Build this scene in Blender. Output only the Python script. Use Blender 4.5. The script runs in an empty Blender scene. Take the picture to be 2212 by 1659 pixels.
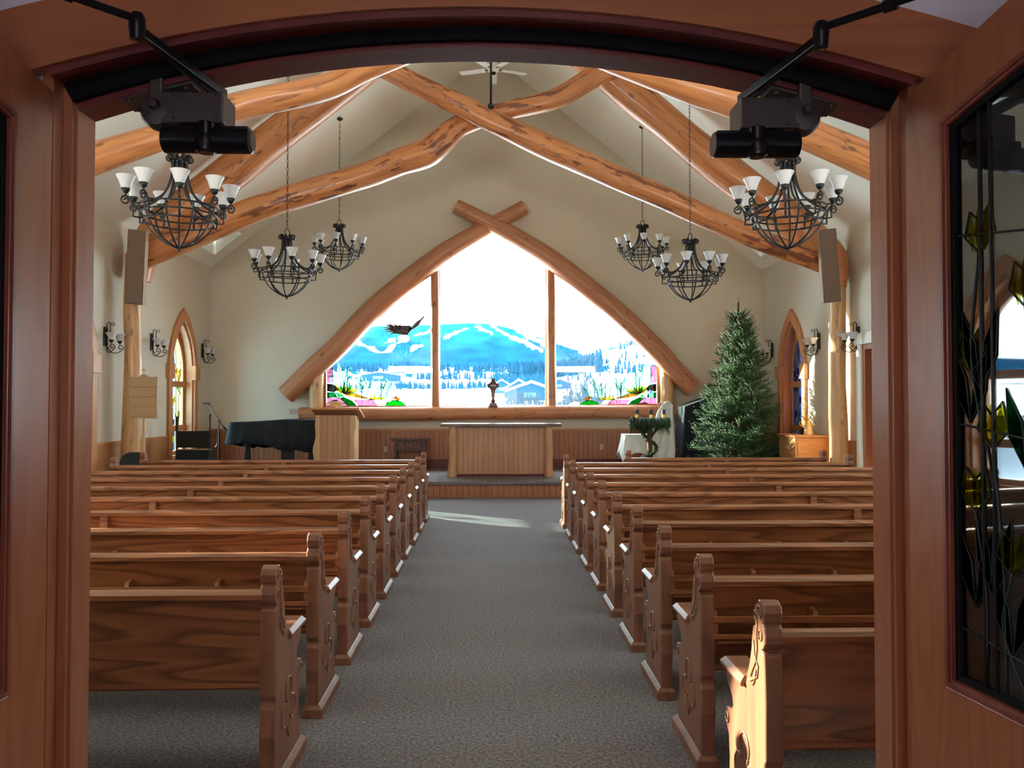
import bpy, math, random
from mathutils import Vector, Matrix, noise as mnoise
from mathutils.geometry import tessellate_polygon
import numpy as np
random.seed(7)
SC = bpy.context.scene
COL = SC.collection
PI = math.pi

# ---------------------------------------------------------------- camera
cam_d = bpy.data.cameras.new('camera'); cam = bpy.data.objects.new('camera', cam_d); COL.objects.link(cam)
cam_d.sensor_width = 36.0; cam_d.lens = 36.0 * 1680 / 2212; cam_d.clip_start = 0.02; cam_d.clip_end = 9000
cam.location = (0, 0, 1.65)
cam.rotation_euler = (math.radians(90) + math.atan(37.5 / 1680), 0, -math.atan(43 / 1680))
SC.camera = cam

# ---------------------------------------------------------------- world, sun, exposure
SC.view_settings.view_transform = 'Standard'; SC.view_settings.look = 'None'
SC.view_settings.gamma = 1.0; SC.view_settings.use_curve_mapping = False
SC.view_settings.exposure = 0.0
W = bpy.data.worlds.new('world'); SC.world = W; W.use_nodes = True
bg = W.node_tree.nodes['Background']; bg.inputs[0].default_value = (0.74, 0.89, 1.0, 1); bg.inputs[1].default_value = 17
W.cycles.sampling_method = 'MANUAL'; W.cycles.sample_map_resolution = 256
SUN_DIR = Vector((1.0, -0.67, -0.248 * 1.2)).normalized()
sd = bpy.data.lights.new('sun', 'SUN'); sd.energy = 42; sd.angle = math.radians(0.6); sd.color = (1.0, 0.86, 0.66)
so = bpy.data.objects.new('sun', sd); COL.objects.link(so); so.location = (-20, 30, 12)
so.rotation_euler = SUN_DIR.to_track_quat('-Z', 'Y').to_euler()
SC.cycles.max_bounces = 9; SC.cycles.diffuse_bounces = 6; SC.cycles.glossy_bounces = 4
SC.cycles.transparent_max_bounces = 16; SC.cycles.transmission_bounces = 6
SC.cycles.sample_clamp_indirect = 12; SC.cycles.caustics_reflective = False; SC.cycles.caustics_refractive = False
SC.cycles.use_denoising = True

def area(name, loc, to, sx, sy, energy, color=(1, 1, 1), portal=False):
    l = bpy.data.lights.new(name, 'AREA'); l.shape = 'RECTANGLE'; l.size = sx; l.size_y = sy
    l.energy = energy; l.color = color; l.cycles.is_portal = portal
    o = bpy.data.objects.new(name, l); COL.objects.link(o); o.location = loc
    o.rotation_euler = Vector(to).to_track_quat('-Z', 'Y').to_euler(); return o
# sky portals in the real openings
area('portal_front', (0, 16.62, 3.3), (0, -1, 0), 7.2, 3.9, 1, portal=True)
LANC_L = (14.75, 10.87, 7.35, 3.7); LANC_R = (14.55, 8.2, 4.6)
for y in LANC_L: area('portal_side', (-6.2, y, 1.9), (1, 0, 0), 2.6, 1.1, 1, portal=True)
for y in LANC_R: area('portal_side', (6.06, y, 1.9), (-1, 0, 0), 2.6, 1.1, 1, portal=True)
# added fill lights, no known fixtures: over the vestibule and up onto the nave ceiling
area('vestibule_fill', (0, -0.3, 3.02), (0, 0.25, -1), 1.0, 0.6, 7.5, (1.0, 0.80, 0.70))
area('rear_fill', (-3.2, 2.4, 2.9), (0.05, 0.55, 0.83), 1.6, 0.4, 165, (1.0, 0.95, 0.86))
area('rear_fill', (3.2, 2.4, 2.9), (-0.05, 0.55, 0.83), 1.6, 0.4, 165, (1.0, 0.95, 0.86))

# ---------------------------------------------------------------- materials
def mat(name, col=(0.5, 0.5, 0.5), rough=0.5, metal=0.0, coat=0.0, spec=0.5):
    m = bpy.data.materials.new(name); m.use_nodes = True
    b = m.node_tree.nodes['Principled BSDF']
    b.inputs['Base Color'].default_value = (*col, 1); b.inputs['Roughness'].default_value = rough
    b.inputs['Metallic'].default_value = metal; b.inputs['Coat Weight'].default_value = coat
    b.inputs['Coat Roughness'].default_value = 0.18
    b.inputs['Specular IOR Level'].default_value = spec
    return m
class NT:
    def __init__(s, m): s.t = m.node_tree; s.b = s.t.nodes['Principled BSDF']
    def n(s, typ, **kw):
        x = s.t.nodes.new(typ)
        for k, v in kw.items():
            if k.startswith('i_'):
                key = k[2:]; key = int(key) if key.isdigit() else key.replace('_', ' ')
                x.inputs[key].default_value = v
            else: setattr(x, k, v)
        return x
    def l(s, a, b): s.t.links.new(a, b)
    def ramp(s, fac, stops):
        r = s.n('ShaderNodeValToRGB'); e = r.color_ramp.elements
        while len(e) < len(stops): e.new(0.5)
        for i, (p, c) in enumerate(stops): e[i].position = p; e[i].color = (*c, 1)
        s.l(fac, r.inputs[0]); return r
    def math(s, op, a, b=None):
        x = s.n('ShaderNodeMath', operation=op)
        for i, v in enumerate((a, b)):
            if v is None: continue
            if isinstance(v, (int, float)): x.inputs[i].default_value = v
            else: s.l(v, x.inputs[i])
        return x.outputs[0]
    def mix(s, fac, a, b, typ='MIX'):
        x = s.n('ShaderNodeMix', data_type='RGBA', blend_type=typ)
        for i, v in ((0, fac), (6, a), (7, b)):
            if isinstance(v, (int, float)): x.inputs[i].default_value = v
            elif isinstance(v, tuple): x.inputs[i].default_value = (*v, 1)
            else: s.l(v, x.inputs[i])
        return x.outputs[2]
    def bump(s, h, st=0.3, dist=0.01):
        b = s.n('ShaderNodeBump', i_Strength=st, i_Distance=dist); s.l(h, b.inputs['Height']); s.l(b.outputs[0], s.b.inputs['Normal'])
def wood(name, light, dark, axis='X', rough=0.38, coat=0.3, contour=9.0, scale=1.0, amount=0.75, grooves=None, gw=0.07):
    m = mat(name, light, rough, coat=coat); N = NT(m)
    tc = N.n('ShaderNodeTexCoord'); oi = N.n('ShaderNodeObjectInfo')
    mp = N.n('ShaderNodeMapping')
    s = {'X': (0.55, 5.0, 5.0), 'Y': (5.0, 0.55, 5.0), 'Z': (5.0, 5.0, 0.55)}[axis]
    mp.inputs['Scale'].default_value = tuple(v * scale for v in s)
    add = N.n('ShaderNodeVectorMath', operation='ADD'); N.l(tc.outputs['Object'], add.inputs[0])
    mul = N.math('MULTIPLY', oi.outputs['Random'], 37.0); N.l(mul, add.inputs[1])
    N.l(add.outputs[0], mp.inputs['Vector'])
    n1 = N.n('ShaderNodeTexNoise', i_Scale=1.0, i_Detail=2.0, i_Roughness=0.45); N.l(mp.outputs[0], n1.inputs['Vector'])
    c = N.math('FRACT', N.math('MULTIPLY', n1.outputs[0], contour))
    r1 = N.ramp(c, [(0.0, dark), (0.28, tuple(0.55 * a + 0.45 * b for a, b in zip(light, dark))), (0.75, light), (1.0, dark)])
    n2 = N.n('ShaderNodeTexNoise', i_Scale=14.0, i_Detail=3.0); N.l(mp.outputs[0], n2.inputs['Vector'])
    colr = N.mix(amount, light, r1.outputs[0])
    colr = N.mix(N.math('MULTIPLY', n2.outputs[0], 0.35), colr, dark)
    if grooves:
        sp = N.n('ShaderNodeSeparateXYZ'); N.l(tc.outputs['Object'], sp.inputs[0])
        a = sp.outputs[0] if grooves[0] == 'X' else sp.outputs[1]
        q = N.math('MULTIPLY', N.math('ADD', a, 50.0), 1.0 / grooves[1]); fr = N.math('FRACT', q)
        fl = N.math('FLOOR', q); wn = N.n('ShaderNodeTexWhiteNoise', noise_dimensions='1D'); N.l(fl, wn.inputs['W'])
        colr = N.mix(N.math('MULTIPLY', wn.outputs['Value'], 0.35), colr, tuple(0.5 * x for x in light), 'MIX')
        edge = N.math('LESS_THAN', N.math('MINIMUM', fr, N.math('SUBTRACT', 1.0, fr)), gw)
        colr = N.mix(N.math('MULTIPLY', edge, 0.75), colr, tuple(0.25 * x for x in dark))
        N.bump(N.math('SUBTRACT', 1.0, edge), 0.6, 0.006)
    else:
        N.bump(n2.outputs[0], 0.12, 0.004)
    N.l(colr, N.b.inputs['Base Color'])
    return m
def logmat(name, light, mid, bark, bark_amt=0.5, seed=0.0):
    m = mat(name, light, 0.42, coat=0.25); N = NT(m)
    at = N.n('ShaderNodeAttribute', attribute_name='lp')
    def noise(sx, sy, det=3.0, off=0.0, rough=0.55):
        mp = N.n('ShaderNodeMapping'); mp.inputs['Scale'].default_value = (sx, sy, sy); mp.inputs['Location'].default_value = (off + seed, off, seed)
        N.l(at.outputs['Vector'], mp.inputs['Vector'])
        n = N.n('ShaderNodeTexNoise', i_Scale=1.0, i_Detail=det, i_Roughness=rough); N.l(mp.outputs[0], n.inputs['Vector']); return n.outputs[0]
    streak = noise(1.4, 16, 4.0)
    base = N.ramp(streak, [(0.32, mid), (0.55, light), (0.75, tuple(min(1, 1.15 * x) for x in light))]).outputs[0]
    patch = noise(1.7, 7.5, 5.0, 5.0, 0.62); t = 0.62 - 0.14 * bark_amt
    pm = N.ramp(patch, [(t, (0, 0, 0)), (t + 0.03, (1, 1, 1))])
    colr = N.mix(N.math('MULTIPLY', pm.outputs[0], min(1.0, bark_amt * 1.6)), base, bark)
    mp = N.n('ShaderNodeMapping'); mp.inputs['Scale'].default_value = (2.2, 5, 5); N.l(at.outputs['Vector'], mp.inputs['Vector'])
    vo = N.n('ShaderNodeTexVoronoi', i_Scale=1.0); N.l(mp.outputs[0], vo.inputs['Vector'])
    kn = N.ramp(vo.outputs['Distance'], [(0.08, (1, 1, 1)), (0.17, (0, 0, 0))])
    colr = N.mix(N.math('MULTIPLY', kn.outputs[0], 0.75), colr, tuple(0.25 * x for x in mid))
    crack = N.math('ABSOLUTE', N.math('SUBTRACT', noise(0.5, 3.0, 2.0, 11.0), 0.5))
    cr = N.ramp(crack, [(0.0, (1, 1, 1)), (0.006, (0, 0, 0))])
    colr = N.mix(N.math('MULTIPLY', cr.outputs[0], 0.6), colr, (0.05, 0.02, 0.01))
    N.l(colr, N.b.inputs['Base Color'])
    hh = N.math('ADD', N.math('MULTIPLY', streak, 0.5), N.math('SUBTRACT', 1.0, N.math('MULTIPLY', cr.outputs[0], 0.6)))
    N.bump(hh, 0.35, 0.012)
    return m
def glass(name, tint=(0.96, 1.0, 0.99), refl=1.0, pattern=None, rough=0.02):
    m = bpy.data.materials.new(name); m.use_nodes = True; t = m.node_tree; t.nodes.clear()
    o = t.nodes.new('ShaderNodeOutputMaterial'); tr = t.nodes.new('ShaderNodeBsdfTransparent'); gl = t.nodes.new('ShaderNodeBsdfGlossy')
    tr.inputs[0].default_value = (*tint, 1); gl.inputs['Roughness'].default_value = rough
    fr = t.nodes.new('ShaderNodeFresnel'); ge = t.nodes.new('ShaderNodeNewGeometry'); mr = t.nodes.new('ShaderNodeMapRange')
    mr.inputs['To Min'].default_value = 1.45; mr.inputs['To Max'].default_value = 1 / 1.45
    t.links.new(ge.outputs['Backfacing'], mr.inputs[0]); t.links.new(mr.outputs[0], fr.inputs[0])
    ml = t.nodes.new('ShaderNodeMath'); ml.operation = 'MULTIPLY'; ml.inputs[1].default_value = refl; t.links.new(fr.outputs[0], ml.inputs[0])
    mx = t.nodes.new('ShaderNodeMixShader'); t.links.new(ml.outputs[0], mx.inputs[0]); t.links.new(tr.outputs[0], mx.inputs[1]); t.links.new(gl.outputs[0], mx.inputs[2])
    if pattern:
        tc = t.nodes.new('ShaderNodeTexCoord'); mp = t.nodes.new('ShaderNodeMapping'); mp.inputs['Scale'].default_value = pattern[0]
        n = t.nodes.new('ShaderNodeTexNoise'); n.inputs['Scale'].default_value = 1.0; n.inputs['Detail'].default_value = 3
        r = t.nodes.new('ShaderNodeValToRGB'); e = r.color_ramp.elements
        while len(e) < len(pattern[1]): e.new(0.5)
        for i, (p, c) in enumerate(pattern[1]): e[i].position = p; e[i].color = (*c, 1)
        t.links.new(tc.outputs['Object'], mp.inputs[0]); t.links.new(mp.outputs[0], n.inputs['Vector']); t.links.new(n.outputs[0], r.inputs[0]); t.links.new(r.outputs[0], tr.inputs[0])
    t.links.new(mx.outputs[0], o.inputs[0]); return m
def colglass(name, col, rough=0.25, k_=0.34):
    m = bpy.data.materials.new(name); m.use_nodes = True; t = m.node_tree; t.nodes.clear()
    o = t.nodes.new('ShaderNodeOutputMaterial'); tr = t.nodes.new('ShaderNodeBsdfTransparent'); tl = t.nodes.new('ShaderNodeBsdfTranslucent')
    tr.inputs[0].default_value = (*[x ** 1.2 * k_ for x in col], 1); tl.inputs[0].default_value = (*col, 1)
    mx = t.nodes.new('ShaderNodeAddShader'); mm = t.nodes.new('ShaderNodeMixShader'); mm.inputs[0].default_value = 0.12
    em = t.nodes.new('ShaderNodeBsdfTransparent'); em.inputs[0].default_value = (0, 0, 0, 1)
    t.links.new(tl.outputs[0], mm.inputs[2]); t.links.new(em.outputs[0], mm.inputs[1])
    t.links.new(tr.outputs[0], mx.inputs[0]); t.links.new(mm.outputs[0], mx.inputs[1]); t.links.new(mx.outputs[0], o.inputs[0]); return m
def noisy(name, c1, c2, scale=3.0, rough=0.7, bump=0.1, bscale=120.0, **kw):
    m = mat(name, c1, rough, **kw); N = NT(m); tc = N.n('ShaderNodeTexCoord')
    n = N.n('ShaderNodeTexNoise', i_Scale=scale, i_Detail=4.0); N.l(tc.outputs['Object'], n.inputs['Vector'])
    r = N.ramp(n.outputs[0], [(0.35, c1), (0.65, c2)]); N.l(r.outputs[0], N.b.inputs['Base Color'])
    n2 = N.n('ShaderNodeTexNoise', i_Scale=bscale, i_Detail=2.0); N.l(tc.outputs['Object'], n2.inputs['Vector']); N.bump(n2.outputs[0], bump, 0.004)
    return m

M = {}
M['wall'] = noisy('painted_wall', (0.60, 0.56, 0.465), (0.63, 0.585, 0.49), 1.5, 0.85, 0.08, 90)
M['ceiling'] = noisy('painted_ceiling', (0.83, 0.82, 0.73), (0.85, 0.84, 0.75), 1.5, 0.9, 0.08, 90)
M['vest_wall'] = noisy('vestibule_paint', (0.62, 0.56, 0.60), (0.64, 0.58, 0.62), 1.5, 0.85, 0.06, 90)
M['white_trim'] = mat('white_trim', (0.78, 0.78, 0.72), 0.6)
M['carpet'] = mat('carpet', (0.1, 0.1, 0.11), 0.95, spec=0.15)
def carpetmat():
    N = NT(M['carpet']); tc = N.n('ShaderNodeTexCoord')
    n = N.n('ShaderNodeTexNoise', i_Scale=60.0, i_Detail=5.0, i_Roughness=0.8); N.l(tc.outputs['Object'], n.inputs['Vector'])
    r = N.ramp(n.outputs[0], [(0.34, (0.05, 0.046, 0.052)), (0.5, (0.18, 0.162, 0.165)), (0.66, (0.38, 0.34, 0.32))])
    n3 = N.n('ShaderNodeTexNoise', i_Scale=1.1, i_Detail=2.0); N.l(tc.outputs['Object'], n3.inputs['Vector'])
    c = N.mix(N.math('MULTIPLY', n3.outputs[0], 0.35), r.outputs[0], (0.12, 0.12, 0.16))
    N.l(c, N.b.inputs['Base Color']); N.bump(n.outputs[0], 0.7, 0.01)
carpetmat()
M['pew'] = wood('pew_oak', (0.40, 0.15, 0.058), (0.095, 0.030, 0.013), 'X', 0.36, 0.35, 11.0, amount=0.8)
M['pew_end'] = wood('pew_end_oak', (0.27, 0.118, 0.066), (0.12, 0.045, 0.026), 'Z', 0.40, 0.12, 6.0, amount=0.5)
M['pew_end'].node_tree.nodes['Principled BSDF'].inputs['Specular IOR Level'].default_value = 0.35
M['door_wood'] = wood('door_fir', (0.36, 0.115, 0.045), (0.21, 0.055, 0.024), 'Z', 0.30, 0.6, 7.0, 1.6, 0.45)
M['head_wood'] = wood('door_head_fir', (0.42, 0.14, 0.045), (0.27, 0.075, 0.028), 'X', 0.36, 0.3, 7.0, 0.8, 0.45)
M['maroon'] = wood('maroon_wood', (0.16, 0.025, 0.022), (0.07, 0.012, 0.014), 'X', 0.3, 0.4, 5.0, 1.0, 0.4)
M['trim_wood'] = wood('window_fir', (0.56, 0.25, 0.09), (0.38, 0.14, 0.045), 'Z', 0.42, 0.2, 6.0, 1.3, 0.4)
M['bead_x'] = wood('beadboard_x', (0.47, 0.19, 0.095), (0.29, 0.09, 0.045), 'Z', 0.42, 0.2, 4.0, 1.0, 0.4, ('X', 0.1), 0.05)
M['bead_y'] = wood('beadboard_y', (0.55, 0.26, 0.10), (0.36, 0.14, 0.05), 'Z', 0.42, 0.2, 4.0, 1.0, 0.4, ('Y', 0.1), 0.05)
M['altar_bead'] = wood('altar_boards', (0.52, 0.27, 0.16), (0.36, 0.165, 0.09), 'Z', 0.45, 0.15, 4.0, 1.0, 0.4, ('X', 0.092), 0.04)
M['pine'] = wood('knotty_pine', (0.60, 0.30, 0.11), (0.40, 0.17, 0.055), 'X', 0.4, 0.25, 7.0, 1.3, 0.5)
M['dark_slab'] = wood('altar_slab', (0.14, 0.07, 0.045), (0.05, 0.028, 0.02), 'X', 0.22, 0.5, 5.0, 1.0, 0.5)
M['old_dark'] = wood('old_dark_oak', (0.09, 0.032, 0.028), (0.04, 0.013, 0.012), 'X', 0.4, 0.1, 5.0, 1.0, 0.5)
M['log'] = logmat('truss_log', (0.57, 0.225, 0.08), (0.41, 0.14, 0.05), (0.13, 0.035, 0.02), 0.5)
M['log_clean'] = logmat('clean_log', (0.58, 0.235, 0.085), (0.42, 0.15, 0.052), (0.22, 0.07, 0.03), 0.08, 3.0)
M['log_arch'] = logmat('arch_log', (0.47, 0.205, 0.10), (0.38, 0.15, 0.07), (0.2, 0.07, 0.03), 0.05, 7.0)
M['log_pale'] = logmat('pale_post', (0.60, 0.35, 0.16), (0.45, 0.23, 0.10), (0.25, 0.09, 0.04), 0.15, 9.0)
M['iron'] = noisy('black_iron', (0.004, 0.005, 0.007), (0.007, 0.008, 0.010), 20, 0.45, 0.1, 60)
M['black_metal'] = mat('black_metal', (0.006, 0.006, 0.009), 0.28, metal=0.4)
M['bronze'] = mat('bronze_box', (0.075, 0.056, 0.055), 0.42, metal=0.5)
M['rubber'] = mat('black_seal', (0.004, 0.004, 0.005), 0.7, spec=0.15)
M['steel'] = mat('steel', (0.5, 0.48, 0.45), 0.3, metal=1.0)
M['shade'] = mat('frosted_glass', (0.80, 0.82, 0.85), 0.4)
NT(M['shade']).b.inputs['Subsurface Weight'].default_value = 0.0
M['shade'].node_tree.nodes['Principled BSDF'].inputs['Transmission Weight'].default_value = 0.25
M['glass'] = glass('window_glass')
M['lanc_glass'] = glass('stained_blue_glass', pattern=((3, 3, 1.2), [(0.3, (0.50, 0.72, 0.78)), (0.45, (0.80, 0.92, 0.92)), (0.6, (0.55, 0.80, 0.85)), (0.75, (0.9, 0.97, 0.97))]))
M['lanc_glass_2'] = glass('stained_dim_glass', pattern=((3, 3, 1.2), [(0.3, (0.12, 0.20, 0.24)), (0.5, (0.30, 0.36, 0.36)), (0.7, (0.16, 0.26, 0.30))]))
M['lanc_glass_r'] = glass('stained_violet_glass', pattern=((3, 3, 1.2), [(0.3, (0.07, 0.10, 0.20)), (0.5, (0.12, 0.16, 0.26)), (0.7, (0.08, 0.14, 0.26))]))
M['door_glass'] = glass('leaded_door_glass', refl=3.0, pattern=((9, 9, 2.0), [(0.3, (0.22, 0.25, 0.22)), (0.5, (0.40, 0.42, 0.38)), (0.65, (0.30, 0.38, 0.36)), (0.8, (0.42, 0.34, 0.20))]))
for k, c in dict(yellow=(1.0, 0.75, 0.02), green=(0.05, 0.65, 0.12), dgreen=(0.03, 0.30, 0.08), pink=(0.95, 0.45, 0.60), orange=(0.9, 0.40, 0.05), teal=(0.10, 0.70, 0.55), red=(0.7, 0.08, 0.12), brown=(0.12, 0.06, 0.05), mist=(0.6, 0.9, 0.85), water=(0.35, 0.75, 0.8), violet=(0.6, 0.3, 0.75)).items():
    M['g_' + k] = colglass('glass_' + k, c)
M['g_mist'] = colglass('glass_mist', (0.75, 0.95, 0.92), k_=.8); M['g_water'] = colglass('glass_water', (0.55, 0.90, 0.90), k_=.7)
M['dim_glass'] = glass('tinted_glass', tint=(0.58, 0.54, 0.54))
M['sky_glass'] = glass('frosted_skylight', tint=(0.034, 0.042, 0.037))
M['lead'] = mat('lead_came', (0.015, 0.02, 0.02), 0.5, metal=0.3)
M['eagle'] = mat('eagle_glass', (0.025, 0.014, 0.016), 0.3)
M['white'] = mat('white_paint', (0.85, 0.85, 0.82), 0.5)
M['cloth_w'] = noisy('white_linen', (0.80, 0.83, 0.84), (0.84, 0.86, 0.86), 8, 0.9, 0.15, 300)
M['cloth_k'] = noisy('navy_black_cloth', (0.006, 0.010, 0.018), (0.012, 0.018, 0.028), 6, 0.85, 0.2, 300)
M['panel_k'] = mat('black_panel', (0.004, 0.005, 0.007), 0.35)
M['speaker'] = mat('speaker_cloth', (0.17, 0.115, 0.085), 0.9)
M['tan'] = mat('tan_board', (0.44, 0.27, 0.13), 0.6)
M['tan2'] = mat('speaker_case', (0.42, 0.27, 0.17), 0.5)
M['chairgrey'] = mat('grey_chair', (0.04, 0.045, 0.05), 0.85, spec=0.2)
M['cream'] = mat('cream_plate', (0.50, 0.46, 0.36), 0.45)
M['gold'] = mat('gold', (0.85, 0.55, 0.15), 0.3, metal=0.9)
M['navy'] = mat('navy_wax', (0.02, 0.025, 0.07), 0.4)
M['paper'] = mat('paper', (0.75, 0.62, 0.40), 0.7)
M['needle'] = noisy('spruce_needles', (0.010, 0.055, 0.016), (0.024, 0.115, 0.028), 6, 0.6, 0.0)
M['needle_d'] = noisy('cedar_needles', (0.012, 0.045, 0.020), (0.03, 0.085, 0.03), 9, 0.6, 0.0)
M['bark'] = mat('bark', (0.09, 0.05, 0.03), 0.9)
M['snow'] = noisy('snow', (0.86, 0.90, 0.95), (0.9, 0.93, 0.97), 0.05, 0.8, 0.0)
M['conifer'] = noisy('far_conifer', (0.005, 0.028, 0.055), (0.010, 0.048, 0.085), 0.02, 0.9, 0.0, spec=0.0)
M['twig'] = mat('willow_twig', (0.028, 0.042, 0.055), 0.9, spec=0.0)
M['house'] = mat('house_wall', (0.014, 0.045, 0.095), 0.8, spec=0.0)
M['house_glass'] = mat('house_window', (0.03, 0.28, 0.34), 0.3)

# ---------------------------------------------------------------- mesh helpers
class MB:
    def __init__(s): s.v = []; s.f = []; s.lp = {}
    def add(s, vs, fs):
        o = len(s.v); s.v += [tuple(p) for p in vs]; s.f += [tuple(i + o for i in f) for f in fs]; return o
    def box(s, x0, x1, y0, y1, z0, z1):
        s.add([(x0, y0, z0), (x1, y0, z0), (x1, y1, z0), (x0, y1, z0), (x0, y0, z1), (x1, y0, z1), (x1, y1, z1), (x0, y1, z1)],
              [(0, 3, 2, 1), (4, 5, 6, 7), (0, 1, 5, 4), (1, 2, 6, 5), (2, 3, 7, 6), (3, 0, 4, 7)]); return s
    def obox(s, c, u, v, w):     # centre and three half-axis vectors
        c, u, v, w = map(Vector, (c, u, v, w)); P = [c + a * u + b * v + d * w for d in (-1, 1) for a, b in ((-1, -1), (1, -1), (1, 1), (-1, 1))]
        s.add(P, [(0, 3, 2, 1), (4, 5, 6, 7), (0, 1, 5, 4), (1, 2, 6, 5), (2, 3, 7, 6), (3, 0, 4, 7)]); return s
    def bar(s, p, q, w, h, up=(0, 0, 1)):
        p, q = Vector(p), Vector(q); d = (q - p); n = d.normalized(); a = n.cross(Vector(up))
        if a.length < 1e-4: a = n.cross(Vector((1, 0, 0)))
        a.normalize(); b = n.cross(a); return s.obox((p + q) / 2, d / 2, a * w / 2, b * h / 2)
    def slab(s, outer, holes, f, t):      # plate with holes; f(u, v, d) -> 3-D
        loops = [outer] + list(holes); flat = [p for l in loops for p in l]; n = len(flat)
        tris = tessellate_polygon([[Vector((p[0], p[1], 0)) for p in l] for l in loops])
        o = s.add([f(p[0], p[1], 0) for p in flat] + [f(p[0], p[1], t) for p in flat], [])
        for a, b, c in tris: s.f.append((o + a, o + b, o + c)); s.f.append((o + n + c, o + n + b, o + n + a))
        k = 0
        for l in loops:
            m = len(l)
            for i in range(m):
                a, b = k + i, k + (i + 1) % m; s.f.append((o + a, o + b, o + n + b, o + n + a))
            k += m
        return s
    def ring(s, outer, inner, f, d0, d1, closed=True):   # band between two loops of equal length
        n = len(outer); o = s.add([f(*p, d0) for p in outer] + [f(*p, d0) for p in inner] + [f(*p, d1) for p in outer] + [f(*p, d1) for p in inner], [])
        for i in range(n if closed else n - 1):
            j = (i + 1) % n
            for a, b in ((0, 1), (1, 3), (3, 2), (2, 0)): s.f.append((o + a * n + i, o + a * n + j, o + b * n + j, o + b * n + i))
        if not closed:
            for i in (0, n - 1): s.f.append((o + i, o + n + i, o + 3 * n + i, o + 2 * n + i))
        return s
    def tube(s, pts, r, n=8, cap=True, lp=False, rn=0.0, seed=0.0, flat=None):
        P = [Vector(p) for p in pts]; R = r if isinstance(r, (list, tuple)) else [r] * len(P)
        o = len(s.v); N = None; L = 0.0
        for i, p in enumerate(P):
            T = (P[min(i + 1, len(P) - 1)] - P[max(i - 1, 0)])
            T = T.normalized() if T.length > 1e-9 else Vector((0, 0, 1))
            if N is None:
                N = T.cross(Vector((0, 0, 1)))
                if N.length < 1e-3: N = T.cross(Vector((0, 1, 0)))
                N.normalize()
            else:
                N = (N - T * N.dot(T)); N = N.normalized() if N.length > 1e-6 else T.orthogonal().normalized()
            B = T.cross(N)
            if i: L += (P[i] - P[i - 1]).length
            for k in range(n):
                a = 2 * PI * k / n; rr = R[i]
                if rn: rr *= 1 + rn * mnoise.noise(Vector((L * 1.3 + seed, 1.6 * math.cos(a), 1.6 * math.sin(a) + seed)))
                ca, sa = math.cos(a), math.sin(a)
                if flat: ca *= flat[0]; sa *= flat[1]
                s.v.append(tuple(p + N * (rr * ca) + B * (rr * sa)))
                if lp: s.lp[len(s.v) - 1] = (L, R[i] * ca, R[i] * sa)
        for i in range(len(P) - 1):
            for k in range(n):
                a = o + i * n + k; b = o + i * n + (k + 1) % n; s.f.append((a, b, b + n, a + n))
        if cap:
            s.f.append(tuple(o + k for k in range(n))[::-1]); s.f.append(tuple(o + (len(P) - 1) * n + k for k in range(n)))
        return s
    def lathe(s, prof, c=(0, 0, 0), n=16, axis='Z'):
        o = len(s.v)
        for r, z in prof:
            for k in range(n):
                a = 2 * PI * k / n; x, y = r * math.cos(a), r * math.sin(a)
                p = {'Z': (x, y, z), 'X': (z, x, y), 'Y': (x, z, y)}[axis]
                s.v.append((c[0] + p[0], c[1] + p[1], c[2] + p[2]))
        for i in range(len(prof) - 1):
            for k in range(n):
                a = o + i * n + k; b = o + i * n + (k + 1) % n; s.f.append((a, b, b + n, a + n))
        if prof[0][0] > 1e-4: s.f.append(tuple(o + k for k in range(n))[::-1])
        if prof[-1][0] > 1e-4: s.f.append(tuple(o + (len(prof) - 1) * n + k for k in range(n)))
        return s
    def build(s, name, m, parent=None, smooth=False, bevel=0.0, seg=2, loc=None, fix=True):
        me = bpy.data.meshes.new(name); me.from_pydata(s.v, [], s.f)
        if fix:
            import bmesh
            b = bmesh.new(); b.from_mesh(me); bmesh.ops.recalc_face_normals(b, faces=b.faces[:]); b.to_mesh(me); b.free()
        me.materials.append(m if not isinstance(m, str) else M[m])
        if smooth:
            me.polygons.foreach_set('use_smooth', [True] * len(me.polygons))
            if smooth == 'auto':
                me.set_sharp_from_angle(angle=math.radians(38))
        if s.lp:
            at = me.attributes.new('lp', 'FLOAT_VECTOR', 'POINT')
            for i, p in s.lp.items(): at.data[i].vector = p
        o = bpy.data.objects.new(name, me); COL.objects.link(o)
        if parent: o.parent = parent
        if loc: o.location = loc
        if bevel:
            md = o.modifiers.new('bevel', 'BEVEL'); md.width = bevel; md.segments = seg; md.limit_method = 'ANGLE'; md.angle_limit = math.radians(40)
            md.harden_normals = False
        return o
def tag(o, label=None, cat=None, group=None, kind=None):
    if label: o['label'] = label
    if cat: o['category'] = cat
    if group: o['group'] = group
    if kind: o['kind'] = kind
    return o
def thing(name, label, cat, loc=(0, 0, 0), rz=0.0, group=None):
    o = bpy.data.objects.new(name, None); COL.objects.link(o); o.location = loc; o.rotation_euler = (0, 0, rz); o.empty_display_size = 0.1
    return tag(o, label, cat, group)
def struct(o): o['kind'] = 'structure'; return o
def dup(o, parent=None):
    c = o.copy(); COL.objects.link(c)
    if parent is not None: c.parent = parent
    for ch in list(o.children): dup(ch, c)
    return c
def cr(pts, k=8):          # Catmull-Rom through points
    P = [Vector(p) for p in pts]; P = [2 * P[0] - P[1]] + P + [2 * P[-1] - P[-2]]; out = []
    for i in range(1, len(P) - 2):
        for j in range(k):
            t = j / k; a, b, c, d = P[i - 1], P[i], P[i + 1], P[i + 2]
            out.append(0.5 * ((2 * b) + (c - a) * t + (2 * a - 5 * b + 4 * c - d) * t * t + (3 * b - a - 3 * c + d) * t ** 3))
    out.append(P[-2]); return out
def crs(vals, k=8):
    return [v[0] for v in cr([(v, 0, 0) for v in vals], k)]
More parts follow.
